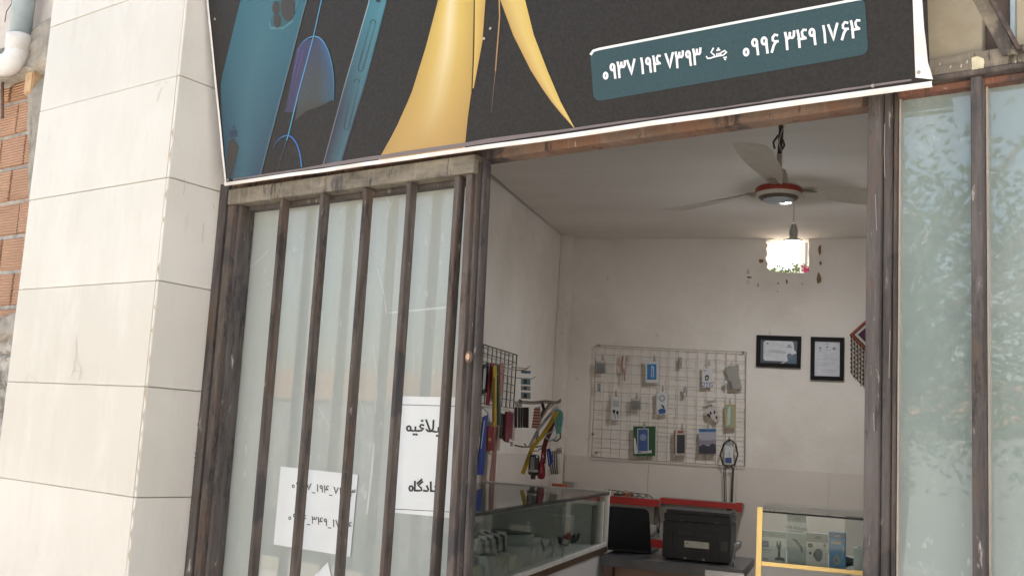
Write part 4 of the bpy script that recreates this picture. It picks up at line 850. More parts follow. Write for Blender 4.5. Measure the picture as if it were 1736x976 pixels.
hangx('yellow_lanyard', 'lanyard', 'long yellow lanyard hanging down the black grid', [(835, 620), (841, 619), (840, 722), (834, 722)], (.42, .27, .02), XL + .11, extra=[('black_lettering', [(837.2, 640), (838.4, 640), (837.6, 715), (836.6, 715)], (.05, .04, .02), .001)])
hangx('black_green_lanyard', 'lanyard', 'black and green lanyard right of the yellow one on the grid', [(842, 618), (846, 618), (848, 721), (842, 720)], (.025, .035, .03), XL + .10, extra=[('green_edge', [(846, 650), (847, 650), (848, 718), (847, 718)], (.08, .25, .14), .001)])
hangx('pink_case', 'phone case', 'narrow pink case hanging on the black grid', [(847, 614), (852, 615), (850, 672), (845, 671)], (.42, .16, .14), XL + .05)
hangx('yellow_strap', 'lanyard', 'narrow yellow strap hanging by the door edge', [(804, 704), (812, 702), (808, 802), (800, 806)], (.34, .22, .03), XL + .12)
hangx('blue_lanyard', 'lanyard', 'bright blue lanyard with white lettering hanging by the door edge', [(818, 706), (825, 703), (818, 805), (807, 804)], (.02, .055, .28), XL + .14, extra=[('white_lettering', [(820.5, 712), (822, 712), (816, 760), (814.5, 760)], (.45, .5, .6), .001)])
mb = MB(); mb.tube([onX(x, y, XL + .10) for x, y in [(812, 698), (819, 690), (827, 700), (825, 760), (822, 790), (815, 824)]], .003, 6); mb.build('grey_cable', P((.22, .23, .23)), None, 'thin grey cable looping behind the blue lanyard', 'cable', 'goods hanging on the left wall')
hangx('red_pack', 'package', 'dark red packet hanging below the yellow lanyard', [(825, 721), (835, 722), (834, 763), (824, 764)], (.20, .02, .03), XL + .10, .01, extra=[('gold_mark', [(828, 742), (832, 742), (832, 747), (828, 747)], (.5, .3, .1), .001)])
hangx('pink_strap', 'lanyard', 'faded pink strap hanging down to the glass counter', [(838, 724), (844, 722), (838, 818), (829, 818)], (.36, .17, .15), XL + .06, .003)
hangx('grey_phone_case', 'phone case', 'grey phone case left of the maroon cases', [(849, 700), (856, 701), (852, 745), (846, 742)], (.10, .10, .10), XL + .08, .012)
hangx('maroon_phone_case', 'phone case', 'maroon phone case, taller of the two below the grid', [(856, 697), (863, 698), (860, 750), (853, 747)], (.17, .02, .03), XL + .10, .012)
hangx('pale_edged_phone_case', 'phone case', 'maroon phone case with pale edge below the grid', [(863, 696), (872, 697), (869, 746), (861, 743)], (.42, .33, .33), XL + .08, .012, extra=[('dark_front', [(864.5, 699), (871, 700), (868, 743), (863, 741)], (.13, .03, .045), .001)])
def hangy(name, cat, label, pts, color, yy=5.6, th=.006, extra=None, group='goods hanging from the wall hook', lift=0):
    mat = color if not isinstance(color, tuple) else P(color, .55)
    mb = MB(); mb.slab([onY(x, y, yy) for x, y in pts], (0, 1, 0), th); o = mb.build(name, mat, None, label, cat, group, bevel=.0008)
    for nm, pp, c, l_ in (extra or []):
        mb = MB(); mb.slab([onY(x, y, yy - l_) for x, y in pp], (0, 1, 0), .0008); mb.build(nm, P(c, .6), o)
    return o
for i, (x0, x1, c, lab) in enumerate([(871.5, 876.5, (.06, .06, .065), 'slim charcoal case, leftmost of the four below the hook'), (877.5, 882, (.10, .10, .10), 'slim grey case, second of the four below the hook'), (882.5, 885.5, (.03, .04, .06), 'very thin dark blue case, third of the four below the hook'), (886, 896, (.035, .025, .025), 'wide black case, rightmost of the four below the hook')]):
    hangy('slim_phone_case', 'phone case', lab, [(x0, 690), (x1, 690), (x1 - .5, 725), (x0, 724)], c, 5.75, .01, [('side_rim', [(x0, 690.5), (x0 + .7, 690.5), (x0 + .7, 723), (x0, 723)], (.35, .34, .33), .001)])
r = root('light_blue_packs', 'strip of light blue and white packets hanging beside the black grid', 'package', onY(891, 655, 5.9))
for i, (y0, y1, c) in enumerate([(627, 633, (.16, .30, .42)), (640, 652, (.28, .42, .50)), (653, 662, (.42, .44, .46)), (664, 676, (.30, .36, .40))]):
    MB().slab([onY(x, y, 5.9) for x, y in [(883, y0), (899, y0 + 1), (899, y1), (883, y1 - 1)]], (0, 1, 0), .01).build('packet', P(c), r)
    MB().slab([onY(x, y, 5.897) for x, y in [(888, y0 + 2.5), (893, y0 + 2.5), (893, y1 - 2), (888, y1 - 2)]], (0, 1, 0), .001).build('dark_print', P((.06, .08, .09)), r)
mb = MB(); mb.tube([onY(x, y, 5.9) for x, y in [(874, 627), (886, 627), (896, 624)]], .003, 6); mb.build('hook', P((.35, .2, .15)), r)
hk = root('bent_wall_hook', 'bent metal hook rod holding the striped and yellow lanyards', 'hook', onY(880, 680, 5.6))
mb = MB()
for dy, w_ in ((0, .005), (3, .004)): mb.tube([onY(x, y + dy, 5.6) for x, y in [(880, 677), (886, 680), (905, 681), (925, 679), (942, 681), (948, 679), (951, 676)]], w_, 6)
mb.build('rod', P((.22, .18, .15), .35, .5), hk); MB().slab([onY(x, y, 5.62) for x, y in [(872, 680), (885, 679), (886, 688), (874, 690)]], (0, 1, 0), .02).build('white_socket', white, hk)
hk2 = root('lower_wall_hook', 'curved metal hook rod with white foot below the lanyards', 'hook', onY(868, 752, 5.6))
mb = MB(); mb.tube([onY(x, y, 5.62) for x, y in [(872, 754), (886, 757), (910, 757), (922, 755)]], .005, 6); mb.tube([onY(x, y, 5.62) for x, y in [(892, 755), (889, 751)]], .004, 6); mb.build('rod', P((.2, .17, .14), .35, .5), hk2)
MB().slab([onY(x, y, 5.6) for x, y in [(865, 748), (870, 748), (870, 756), (865, 756)]], (0, 1, 0), .03).build('white_foot', white, hk2)
# striped strap
hangy('striped_strap', 'lanyard', 'orange and white striped strap hanging from the bent hook', [(906, 691), (916, 688), (916, 728), (901, 724)], (.50, .45, .42), 5.58, .008, [('orange_band', [(905.5 - .12 * (y - 690), y), (915.5, y + .5), (915.5, y + 3), (905 - .12 * (y - 690), y + 2.5)], (.42, .075, .025), .001) for y in range(692, 724, 5)])
def ribbon3d(name, label, cat, pl, wd, c, yy, group='goods hanging from the wall hook', extra=None):
    mb = MB(); k = []
    ribbon(mb, pl, wd, lambda x, y: onY(x, y, yy)); n = len(mb.v); mb.add([p + V((0, .003, 0)) for p in mb.v], [tuple(i for i in f) for f in mb.f])
    o = mb.build(name, P(c, .6), None, label, cat, group, fix=False)
    return o
o = ribbon3d('white_lanyard', 'white lanyard with black lettering running diagonally down left', 'lanyard', [(944, 690), (930, 705), (912, 728), (899, 754)], 5, (.50, .49, .47), 5.57)
def dashes(o, a, b, n, wd, c, yy, ln=.55):
    for i in range(n):
        t0, t1_ = i / n, (i + ln) / n; mb = MB(); ribbon(mb, [(a[0] + (b[0] - a[0]) * t0, a[1] + (b[1] - a[1]) * t0), (a[0] + (b[0] - a[0]) * t1_, a[1] + (b[1] - a[1]) * t1_)], wd, lambda x, y: onY(x, y, yy)); mb.build('printed_mark', P(c, .6), o, fix=False)
def word_on(o, txt, a, b, yy, size, c=(.03, .03, .03)):
    A, B_ = onY(*a, yy), onY(*b, yy); u = (B_ - A).normalized(); v = V((0, -1, 0)).cross(u); v = -v if v.z < 0 else v
    latin(txt, o, P(c), (A + B_) / 2, u, v, size)
word_on(o, 'WHITE', (922, 715), (938, 697), 5.566, .021); word_on(o, 'WHITE', (903, 748), (913, 727), 5.566, .017)
o = ribbon3d('yellow_lettered_lanyard', 'bright yellow lanyard with black lettering, hanging lowest of the hook goods', 'lanyard', [(943, 700), (930, 722), (918, 740), (903, 757), (895, 778), (887, 800)], 7, (.60, .42, .03), 5.55)
word_on(o, 'WHITE', (926, 729), (938, 708), 5.546, .026); word_on(o, 'WHITE', (891, 788), (899, 766), 5.546, .026)
o = ribbon3d('grey_striped_cord', 'black and white striped cord beside the white lanyard', 'lanyard', [(932, 684), (922, 698), (914, 716)], 4, (.10, .09, .09), 5.585); dashes(o, (932, 684), (914, 716), 7, 1.4, (.5, .48, .45), 5.58)
o = ribbon3d('pink_grey_cord', 'thin pinkish cord hanging left of the striped cord', 'lanyard', [(940, 684), (928, 694), (916, 712)], 2, (.45, .33, .32), 5.575)
o = ribbon3d('black_strap', 'black strap hanging from the middle of the bent hook', 'lanyard', [(919, 683), (922, 694), (918, 704)], 5, (.03, .025, .03), 5.60)
o = ribbon3d('light_blue_tape', 'narrow light blue tape hanging behind the white lanyard', 'lanyard', [(914, 700), (913, 720), (910, 745)], 4, (.16, .30, .38), 5.59)
o = ribbon3d('red_strap', 'thick red cord curving behind the yellow lettered lanyard', 'lanyard', [(940, 706), (934, 728), (926, 745), (922, 760), (921, 782)], 8, (.20, .03, .035), 5.61)
r = root('teal_pouch', 'pale teal pouch tapering to a blue carrying loop', 'pouch', onY(947, 715, 5.56))
MB().slab([onY(x, y, 5.56) for x, y in [(939, 695), (946, 692), (954, 697), (955, 708), (951, 733), (943, 736), (940, 720)]], (0, 1, 0), .012).build('body', P((.16, .40, .38), .6), r, bevel=.003)
MB().tube([onY(x, y, 5.555) for x, y in [(940, 722), (937, 730), (926, 736), (925, 741), (932, 747), (941, 743), (945, 735)]], .0045, 6).build('loop', P((.25, .42, .50)), r)
MB().tube([onY(x, y, 5.56) for x, y in [(950, 733), (950, 742), (944, 747), (938, 746)]], .005, 6).build('dark_loop', P((.07, .06, .06)), r)
mb = MB()
for x, y, l_ in ((944, 702, 18), (949, 700, 22)): ribbon(mb, [(x, y), (x + 1, y + l_)], 1.3, lambda x, y: onY(x, y, 5.5585))
mb.build('printed_mark', P((.05, .2, .2)), r, fix=False)
hangy('blue_key_strap', 'lanyard', 'short royal blue strap hanging beside the red pouch', [(926, 761), (932, 759), (938, 782), (930, 791)], (.025, .06, .36), 5.57, extra=[('white_print', [(928.5, 765), (929.5, 765), (932.5, 785), (931.5, 785)], (.5, .55, .7), .001)])
r = root('black_bottle_pack', 'black and silver canister hanging from a cord above the counter', 'canister', onY(905, 800, 5.57))
c = onY(905, 786, 5.57); MB().lathe(c + V((0, 0, -.065)), [(.001, -.02), (.014, -.02), (.015, 0), (.03, .008), (.031, .10), (.026, .115), (.001, .12)], 20).build('body', P((.05, .055, .055), .25), r)
MB().lathe(c + V((0, 0, -.065)), [(.0315, .02), (.032, .022), (.032, .032), (.0315, .034)], 20).build('silver_band', P((.4, .4, .4), .3), r)
mb = MB(); mb.slab([c + V((-.01, -.033, -.03)), c + V((.012, -.033, -.03)), c + V((.012, -.033, .04)), c + V((-.01, -.033, .04))], (0, 1, 0), .002); mb.build('silver_label', P((.30, .31, .31), .3), r)
MB().tube([onY(x, y, 5.57) for x, y in [(899, 768), (903, 764), (911, 764), (920, 758)]], .003, 6).build('cord', blk, r)
r = root('red_drop_pouch', 'glossy red drop shaped pouch hanging lowest by the counter glass', 'pouch', onY(918, 800, 5.58))
MB().lathe(onY(917, 812, 5.58), [(.001, 0), (.018, .004), (.025, .03), (.021, .07), (.010, .11), (.006, .15), (.001, .15)], 16).build('body', P((.26, .02, .03), .25), r)
MB().tube([onY(x, y, 5.58) for x, y in [(918, 818), (918, 828)]], .002, 6).build('string', white, r)
r = root('clear_cable_bag', 'clear bag with dark cables hanging right of the blue strap', 'bag', onY(939, 790, 5.59))
MB().slab([onY(x, y, 5.59) for x, y in [(929, 765), (948, 762), (949, 803), (927, 806)]], (0, 1, 0), .012).build('bag', mPlastic, r)
mb = MB()
for k in range(4): mb.tube([onY(x, y, 5.585) for x, y in [(934 + k * 3, 764), (932 + k * 4, 785), (936 + k * 3, 803)]], .004, 6)
mb.build('cables', P((.09, .085, .08)), r)
hangy('white_roll', 'roll', 'white roll sticking out on the tile line right of the hooks', [(942, 760), (952, 758), (953, 767), (943, 769)], (.45, .42, .38), 5.7, .05)

# ------------------------------------------------------------------ glass counters
def counter_glass(name, par, mat, a, b, c, d, th=(0, 0, 1), t=.006): return MB().slab([a, b, c, d], th, t).build(name, mat, par)
CL = root('glass_counter', 'long white framed glass counter along the left wall', 'counter', V((-1.5, 4.0, 0)))
x0, x1, ya, yb2, zt = -1.80, -1.12, 2.97, 5.16, 1.05; zs = .80
bx('base_cabinet', mWhitePanel, CL, (x0, ya + .02, 0), (x1 - .004, yb2 - .002, zs - .045))
bx('shelf', mWhiteFrame, CL, (x0, ya, zs - .012), (x1 - .006, yb2 - .002, zs))
bx('bottom_rail', mBrownRail, CL, (x1 - .022, ya, zs - .043), (x1 + .003, yb2, zs - .016), .001)
bx('lower_trim', mWhiteFrame, CL, (x1 - .020, ya, zs - .0155), (x1 + .002, yb2, zs + .004), .001)
bx('post', mWhiteFrame, CL, (x1 - .045, yb2 - .012, 0), (x1 + .002, yb2 + .014, zt - .003), .001)
bx('rear_trim', mWhiteFrame, CL, (x0, yb2 + .013, zt - .016), (x1 + .002, yb2 + .030, zt + .010), .001)
counter_glass('side_glass', CL, mGlass, V((x1 - .006, ya, zs + .005)), V((x1 - .006, (ya + yb2) / 2 + .25, zs + .005)), V((x1 - .006, (ya + yb2) / 2 + .25, zt - .014)), V((x1 - .006, ya, zt - .014)), (1, 0, 0), .005)
counter_glass('side_glass', CL, mGlass, V((x1 - .012, (ya + yb2) / 2 + .24, zs + .005)), V((x1 - .012, yb2 - .02, zs + .005)), V((x1 - .012, yb2 - .02, zt - .014)), V((x1 - .012, (ya + yb2) / 2 + .24, zt - .014)), (1, 0, 0), .005)
counter_glass('top_glass', CL, mGlassTop, V((x0, ya, zt - .001)), V((x1, ya, zt - .001)), V((x1, yb2 + .012, zt - .001)), V((x0, yb2 + .012, zt - .001)))
bx('black_seal', mBlack, CL, (x1 - .008, ya, zt - .010), (x1 + .0025, yb2, zt - .0015))
bx('back_panel', P((.62, .68, .66)), CL, (x0 + .001, ya, zs), (x0 + .012, yb2, zt - .02))
bx('end_panel', P((.66, .68, .66)), CL, (x0 + .012, yb2 - .014, zs), (x1 - .20, yb2 - .006, zt - .02))
gp_ = onX(801, 900, x1 + .01)
bx('brass_post', mGold, CL, (x1 + .004, ya - .022, 0), (x1 + .028, ya + .003, 1.045), .001)
# goods inside the left counter
def box3(name, label, cat, c, sz, mat, par=None, rz=0, grp='goods inside the left glass counter', top=None):
    c = V(c); a = R(rz); ux, uy = V((math.cos(a), math.sin(a), 0)) * sz[0] / 2, V((-math.sin(a), math.cos(a), 0)) * sz[1] / 2
    b = [c - ux - uy, c + ux - uy, c + ux + uy, c - ux + uy]; mb = MB(); mb.hexa(b + [p + V((0, 0, sz[2])) for p in b]); return mb.build(name, mat, par, label, cat, grp if not par else None, bevel=.0015)
rn = random.Random(21)
o = box3('white_box', 'upright pale box near the far end of the left counter', 'box', (-1.30, 4.86, zs), (.14, .08, .14), P((.66, .67, .62)))
o = box3('tall_white_board', 'tall pale board standing against the counter end panel', 'board', (-1.20, 5.05, zs), (.16, .02, .21), P((.72, .73, .70)))
box3('dark_board', 'thin dark board standing at the counter end', 'board', (-1.16, 5.02, zs), (.012, .06, .19), P((.22, .18, .15)))
r = root('plastic_tub', 'translucent tub with dark contents in the left counter', 'tub', V((-1.32, 4.02, zs)))
MB().lathe(V((-1.32, 4.02, zs)), [(.001, .001), (.12, .001), (.135, .10), (.132, .101)], 28).build('tub', P((.20, .24, .235), .3), r); MB().lathe(V((-1.32, 4.02, zs)), [(.137, .06), (.139, .115), (.134, .116)], 28).build('pale_rim', P((.40, .44, .42), .3), r)
MB().lathe(V((-1.32, 4.02, zs)), [(.001, .09), (.10, .085), (.13, .07)], 28).build('contents', P((.06, .07, .07)), r)
r = root('white_coil_rolls', 'row of white rolls bound with black straps in the left counter', 'rolls', V((-1.34, 3.62, zs)))
for k in range(5):
    y = 3.46 + k * .075; MB().tube([(-1.42, y, zs + .105), (-1.22, y + .02, zs + .105)], .034, 14).build('roll', P((.78, .80, .78)), r)
    if k < 4: MB().tube([(-1.26, y + .036, zs + .145), (-1.21, y + .042, zs + .125), (-1.205, y + .045, zs + .07)], .006, 6).build('black_strap', blk, r)
mb = MB()
for k in range(3): mb.tube([(-1.25 + rn.uniform(-.03, .03), 3.05 + i * .08, zs + .135 + .015 * math.sin(i * 1.3 + k)) for i in range(7)], .003, 6)
mb.build('black_cable', blk, None, 'thin black cables trailing over the stacked packets in the counter', 'cable', 'goods inside the left glass counter')
for i in range(16):                      # stacked flat packets
    y = 3.08 + (i % 8) * .14 + rn.uniform(-.02, .02); x = -1.24 - (i // 8) * .16; h = rn.uniform(.012, .022)
    lab = ['long flat grey packet', 'flat clear wrapped packet', 'pale paper wrapped packet', 'thin creased packet'][i % 4] + ' lying on the counter shelf, ' + ['at the near front', 'second along the front', 'third along the front', 'mid front', 'front beside the tub', 'front past the tub', 'near front of the far end', 'front at the far end', 'near back', 'second along the back', 'third along the back', 'mid back', 'back beside the tub', 'back past the tub', 'back near the far end', 'back at the far end'][i]
    box3('flat_packet', lab, 'packet', (x, y, zs + .001), (.13, .12, .03 + h * 2), P((.56 + .08 * (i % 3), .58 + .07 * (i % 3), .54 + .06 * (i % 2))), rz=rn.uniform(-14, 14))
for i in range(7):                       # torn cellophane bags with pointed corners
    y = 3.2 + i * .2; c = V((-1.18, y, zs)); mb = MB(); n = 7; vs = []
    for k in range(n):
        vs += [c + V((rn.uniform(-.02, .02), -.08 + k * .026, 0)), c + V((rn.uniform(-.02, .02), -.08 + k * .026, rn.choice((.03, .04, .085))))]
    mb.add(vs, [(2 * k, 2 * k + 1, 2 * k + 3, 2 * k + 2) for k in range(n - 1)]); mb.add([p + V((-.004, 0, 0)) for p in vs], [(2 * k, 2 * k + 2, 2 * k + 3, 2 * k + 1) for k in range(n - 1)])
    mb.build('cellophane_bag', P((.68, .71, .68), .2), None, 'crinkled pale cellophane bag against the counter side glass, ' + ['nearest the door', 'second from the door', 'third from the door', 'fourth from the door', 'fifth from the door', 'sixth from the door', 'furthest from the door'][i], 'bag', 'goods inside the left glass counter', fix=False)
mb = MB()
for k in range(5): mb.tube([V((-1.19 + .02 * math.cos(t + k), 4.55 + k * .05 + .03 * math.sin(t), zs + .05 + .02 * math.sin(t * 2 + k))) for t in [i * .7 for i in range(10)]], .006, 6)
mb.build('earphone_tangle', blk, None, 'tangle of black earphones near the counter far end', 'earphones', 'goods inside the left glass counter')
MB().slab([onX(x, y, x0 + .03) for x, y in [(841, 876), (882, 880), (882, 890), (841, 885)]], (1, 0, 0), .002).build('white_label_strip', P((.8, .82, .8)), None, 'white printed label strip on the counter back panel', 'label', 'goods inside the left glass counter')
box3('pale_carton', 'low pale carton behind the white rolls in the counter', 'box', (-1.55, 3.75, zs), (.2, .35, .13), P((.6, .63, .6)))
box3('bottle_box', 'small upright grey box between the tub and the white box', 'box', (-1.36, 4.45, zs), (.06, .06, .13), P((.6, .64, .62)))

CRt = root('gold_framed_counter', 'glass counter with gold frame behind the right door jamb', 'counter', V((.4, 5.0, 0)))
fx0, fx1, fy0, fy1 = -.345, 1.3, 4.72, 5.43; zr = onY(1284, 953, fy0).z
bx('base_cabinet', mWhitePanel, CRt, (fx0 + .004, fy0 + .006, 0), (fx1, fy1, zr - .012))
bx('bottom_rail', mGold, CRt, (fx0 + .024, fy0 - .003, zr - .010), (fx1, fy0 + .02, zr + .008), .001)
bx('gold_post', mGold, CRt, (fx0, fy0 - .004, 0), (fx0 + .0235, fy0 + .02, 1.062), .001)
bx('shelf', mWhiteFrame, CRt, (fx0 + .004, fy0 + .021, zr - .009), (fx1, fy1 - .002, zr + .003))
bx('back_frame', mWhiteFrame, CRt, (fx0, fy1 - .012, 1.03), (fx1, fy1 + .012, 1.048), .001)
bx('side_frame', mWhiteFrame, CRt, (fx0, fy0 + .022, 1.036), (fx0 + .012, fy1 - .013, 1.048), .001)
counter_glass('front_glass', CRt, mGlass, V((fx0 + .024, fy0 + .006, zr + .009)), V((fx1, fy0 + .006, zr + .009)), V((fx1, fy0 + .006, 1.04)), V((fx0 + .024, fy0 + .006, 1.04)), (0, 1, 0), .005)
counter_glass('top_glass', CRt, mGlassTop, V((fx0, fy0 - .002, 1.049)), V((fx1, fy0 - .002, 1.049)), V((fx1, fy1, 1.049)), V((fx0, fy1, 1.049)))
bx('black_seal', mBlack, CRt, (fx0 + .024, fy0 - .001, 1.041), (fx1, fy0 + .012, 1.0485))
yi = fy0 + .07
def rb(x0_, y0_, x1_, y1_, yy=yi, dx=0):
    a, b, c, d_ = onY(x0_, y0_, yy), onY(x1_, y0_ + (x1_ - x0_) * .085, yy), onY(x1_, y1_ + (x1_ - x0_) * .085, yy), onY(x0_, y1_, yy); return a, b, c, d_
def retail(name, label, c, quad, mat, dep=.05, yy=yi):
    r = root(name, label, 'box', (quad[3] + quad[2]) / 2, 'boxed accessories in the gold framed counter'); z0 = zr + .003
    q = [V(p) for p in quad]; q[2].z = q[3].z = z0
    MB().slab(q, (0, 1, 0), dep).build('carton', mat, r, bevel=.001); return r, q
def on_box(r, q, name, mat, pts, l=.001):
    def f(u, v): return (q[0] * (1 - u) + q[1] * u) * (1 - v) + (q[3] * (1 - u) + q[2] * u) * v
    return MB().slab([f(u, v) + V((0, -l, 0)) for u, v in pts], (0, 1, 0), .0007).build(name, mat, r)
wb = P((.80, .84, .84)); sl = P((.34, .36, .36)); 
r, q = retail('car_holder_box', 'white box with blue square and long phone holder picture, leftmost in the counter', 0, rb(1287, 898, 1332, 948), wb)
on_box(r, q, 'grey_top', P((.42, .45, .45)), rect(0, 0, 1, .2)); on_box(r, q, 'blue_square', P((.03, .10, .26)), rect(.1, .33, .36, .52), .002); on_box(r, q, 'hang_slot', sl, [(.36, .11), (.44, .06), (.54, .06), (.64, .11), (.64, .14), (.36, .14)], .002)
on_box(r, q, 'holder_picture', P((.07, .08, .085)), [(.66, .3), (.7, .3), (.71, .4), (.77, .4), (.78, .3), (.82, .3), (.84, .45), (.8, .58), (.8, .82), (.95, .84), (.96, .93), (.6, .93), (.6, .86), (.7, .82), (.72, .58), (.65, .48)], .002)
on_box(r, q, 'text_line', P((.14, .15, .15)), rect(.12, .62, .5, .635), .002); on_box(r, q, 'text_line', P((.3, .31, .31)), rect(.2, .7, .42, .71), .002); on_box(r, q, 'text_line', P((.2, .2, .2)), rect(.18, .9, .34, .93), .002)
latin('car', r, P((.5, .6, .8)), q[0] * .77 + q[1] * .23 + (q[3] - q[0]) * .425 + V((0, -.003, 0)), V((1, 0, 0)), V((0, 0, 1)), .016)
r, q = retail('tall_grey_box', 'tallest box, grey green with slanting bracket picture and white header, in the counter', 0, rb(1334.5, 871, 1366.5, 950), P((.42, .50, .49)), .045)
on_box(r, q, 'white_header', wb, rect(0, 0, 1, .39)); on_box(r, q, 'grey_fold', P((.45, .48, .48)), rect(0, 0, 1, .14), .0018); on_box(r, q, 'hang_slot', sl, [(.32, .09), (.45, .05), (.6, .05), (.72, .09)], .0028)
latin('USB HOLDER', r, blk, q[0] * .5 + q[1] * .5 + (q[3] - q[0]) * .27 + V((0, -.003, 0)), V((1, 0, -.08)), V((0, 0, 1)), .0165)
on_box(r, q, 'text_line', P((.2, .22, .22)), rect(.14, .325, .85, .335), .003)
on_box(r, q, 'bracket_picture', P((.5, .53, .52)), [(.05, .46), (.2, .46), (.95, .85), (.95, .95), (.75, .85)], .0018); on_box(r, q, 'arm_picture', P((.06, .075, .075)), [(.2, .48), (.5, .5), (.8, .64), (.82, .76), (.74, .74), (.7, .66), (.45, .55)], .0026)
r, q = retail('phone_mount_box', 'white box with grey round phone mount picture beside the blue box', 0, rb(1367.5, 902, 1404, 956), P((.80, .79, .77)))
on_box(r, q, 'grey_top', P((.37, .36, .34)), rect(0, 0, 1, .27)); on_box(r, q, 'hang_slot', P((.2, .19, .18)), [(.36, .13), (.46, .08), (.56, .05), (.62, .1), (.7, .13), (.7, .17), (.36, .17)], .002)
on_box(r, q, 'black_badge', P((.03, .03, .03)), rect(.06, .32, .28, .44), .002); on_box(r, q, 'mount_picture', P((.14, .15, .155)), blob(.54, .66, .19, .2), .002); on_box(r, q, 'mount_picture', P((.2, .21, .215)), blob(.6, .6, .14, .14), .003); on_box(r, q, 'side_arm', P((.05, .05, .05)), [(.32, .6), (.4, .58), (.4, .72), (.32, .74)], .003)
on_box(r, q, 'small_dot', P((.1, .1, .1)), blob(.84, .35, .07, .055), .002); on_box(r, q, 'small_dot', P((.12, .12, .12)), blob(.17, .62, .06, .045), .002)
for v in (.6, .68, .76): on_box(r, q, 'small_dot', P((.3, .3, .3)), blob(.9, v, .03, .02), .002)
r, q = retail('blue_accessory_box', 'bright blue box with pale hook picture in the gold framed counter', 0, rb(1405.5, 901, 1434, 958), P((.02, .26, .58)))
on_box(r, q, 'dark_top', P((.01, .12, .30)), rect(0, 0, 1, .16)); on_box(r, q, 'white_label', P((.5, .52, .45)), rect(.12, .24, .75, .33), .002); on_box(r, q, 'hook_picture', P((.28, .40, .46)), [(.85, .38), (.95, .4), (.8, .7), (.72, .66)], .002); on_box(r, q, 'round_picture', P((.30, .36, .38)), blob(.45, .78, .22, .14), .002); on_box(r, q, 'round_picture', P((.10, .22, .36)), blob(.45, .78, .1, .07), .003)
on_box(r, q, 'hang_slot', P((.2, .32, .42)), [(.3, .1), (.45, .06), (.6, .06), (.72, .1), (.72, .13), (.3, .13)], .002)
r, q = retail('small_print_box', 'white box covered in small print at the right end by the jamb', 0, rb(1447, 928, 1480, 962), wb)
on_box(r, q, 'raised_flap', wb, [(.22, -.13), (1, -.13), (1, 0), (.22, 0)], -.001)
for k in range(9): on_box(r, q, 'text_line', P((.25, .27, .27)), rect(.25, .12 + k * .09, .85 - .1 * (k % 3), .13 + k * .09), .002)
mb = MB(); c = onY(1441, 945, yi + .12)
for k in range(4): mb.tube([V((c.x + (.022 + .003 * k) * math.cos(t), c.y + .03 * math.sin(t), zr + .008 + .011 * k + .006 * math.sin(t * 1.5 + k))) for t in [i * .6 for i in range(12)]], .004, 6)
mb.build('coiled_black_cable', blk, None, 'coiled black cable lying between the blue box and the printed box', 'cable', 'boxed accessories in the gold framed counter')
MB().slab([onY(x, y, fy0 + .014) for x, y in [(1462, 882), (1476, 883), (1476, 893), (1459, 889)]], (0, 1, 0), .001).build('white_tag', wb, None, 'white paper tag stuck inside the counter glass near the jamb', 'tag')

# ------------------------------------------------------------------ desk, laptop, printer
dk_ = root('dark_desk', 'dark topped brown desk carrying the laptop and the printer', 'desk', V((-.8, 5.4, 0)))
bx('desk_top', mTable, dk_, (-1.12, 5.0, .705), (-.42, 5.62, .75), .004)
bx('metal_edge', P((.35, .35, .36), .3, .6), dk_, (-.60, 4.994, .708), (-.418, 4.9995, .735))
bx('side_panel', mWood, dk_, (-1.10, 5.04, 0), (-1.06, 5.58, .7045)); bx('side_panel', mWood, dk_, (-.50, 5.04, 0), (-.46, 5.58, .7045)); bx('front_panel', M('reddish_brown_board', (.22, .125, .09), (.18, .1, .075), rough=.45, scale=5), dk_, (-1.059, 5.10, .0), (-.501, 5.12, .7045))
lt = root('laptop', 'open black laptop seen from behind on the dark desk', 'laptop', V((-1.05, 5.33, .751)))
yl2 = 5.30; a, b, c, d_ = onY(1021, 935, yl2), onY(1104, 938, yl2), onY(1100, 862, yl2 - .07), onY(1021, 856, yl2 - .07)
a.z = b.z = .766; 
def lidp(u, v): return (a * (1 - u) + b * u) * (1 - v) + (d_ * (1 - u) + c * u) * v
a = a - (b - a) * .25; d_ = d_ - (c - d_) * .25
out = [lidp(0, 0), lidp(1, 0), lidp(1.0, .88), lidp(.985, .95), lidp(.95, .99), lidp(.9, 1), lidp(.06, 1), lidp(.02, .97), lidp(0, .92)]
MB().slab(out, (0, .9, -.2), .010).build('lid', mBlackPl, lt, bevel=.003)
bx('base', mBlackPl, lt, (a.x, yl2 + .0, .7515), (b.x, yl2 + .24, .7655), .003)
pr = root('printer', 'black multifunction printer seen from its back on the desk', 'printer', V((-.65, 5.4, .75)))
p0, p1 = onY(1122, 944, 5.17), onY(1240, 957, 5.17); px0, px1 = p0.x, p1.x; pt = onY(1130, 862, 5.17).z; z0 = .7505; yf = 5.17; px1 = onY(1238, 940, yf).x
dep = .27
bx('body', mBlackPl, pr, (px0, yf, z0 + .006), (px1, yf + dep, pt - .055), .004)
bx('scanner_unit', mBlackPl, pr, (px0 + .003, yf - .004, pt - .052), (px1 - .003, yf + dep + .01, pt - .018), .004)
bx('lid', mBlackPl, pr, (px0 + .008, yf + .004, pt - .0165), (px1 - .004, yf + dep, pt), .006)
wd = px1 - px0; ht = pt - z0
def pf(u, v, w2, h2, name, mat, l=.003, dl=.006): bx(name, mat, pr, (px0 + u * wd, yf - l - .0, z0 + v * ht), (px0 + (u + w2) * wd, yf + dl, z0 + (v + h2) * ht), .001)
pf(.06, .03, .09, .60, 'left_column', mBlackPl, .008); pf(.76, .02, .06, .60, 'right_column', mBlackPl, .006)
pf(.2, .10, .52, .38, 'rear_door', mBlackPl, .007); pf(.1, .70, .75, .018, 'dark_slot', P((.006, .006, .006)), .0052)
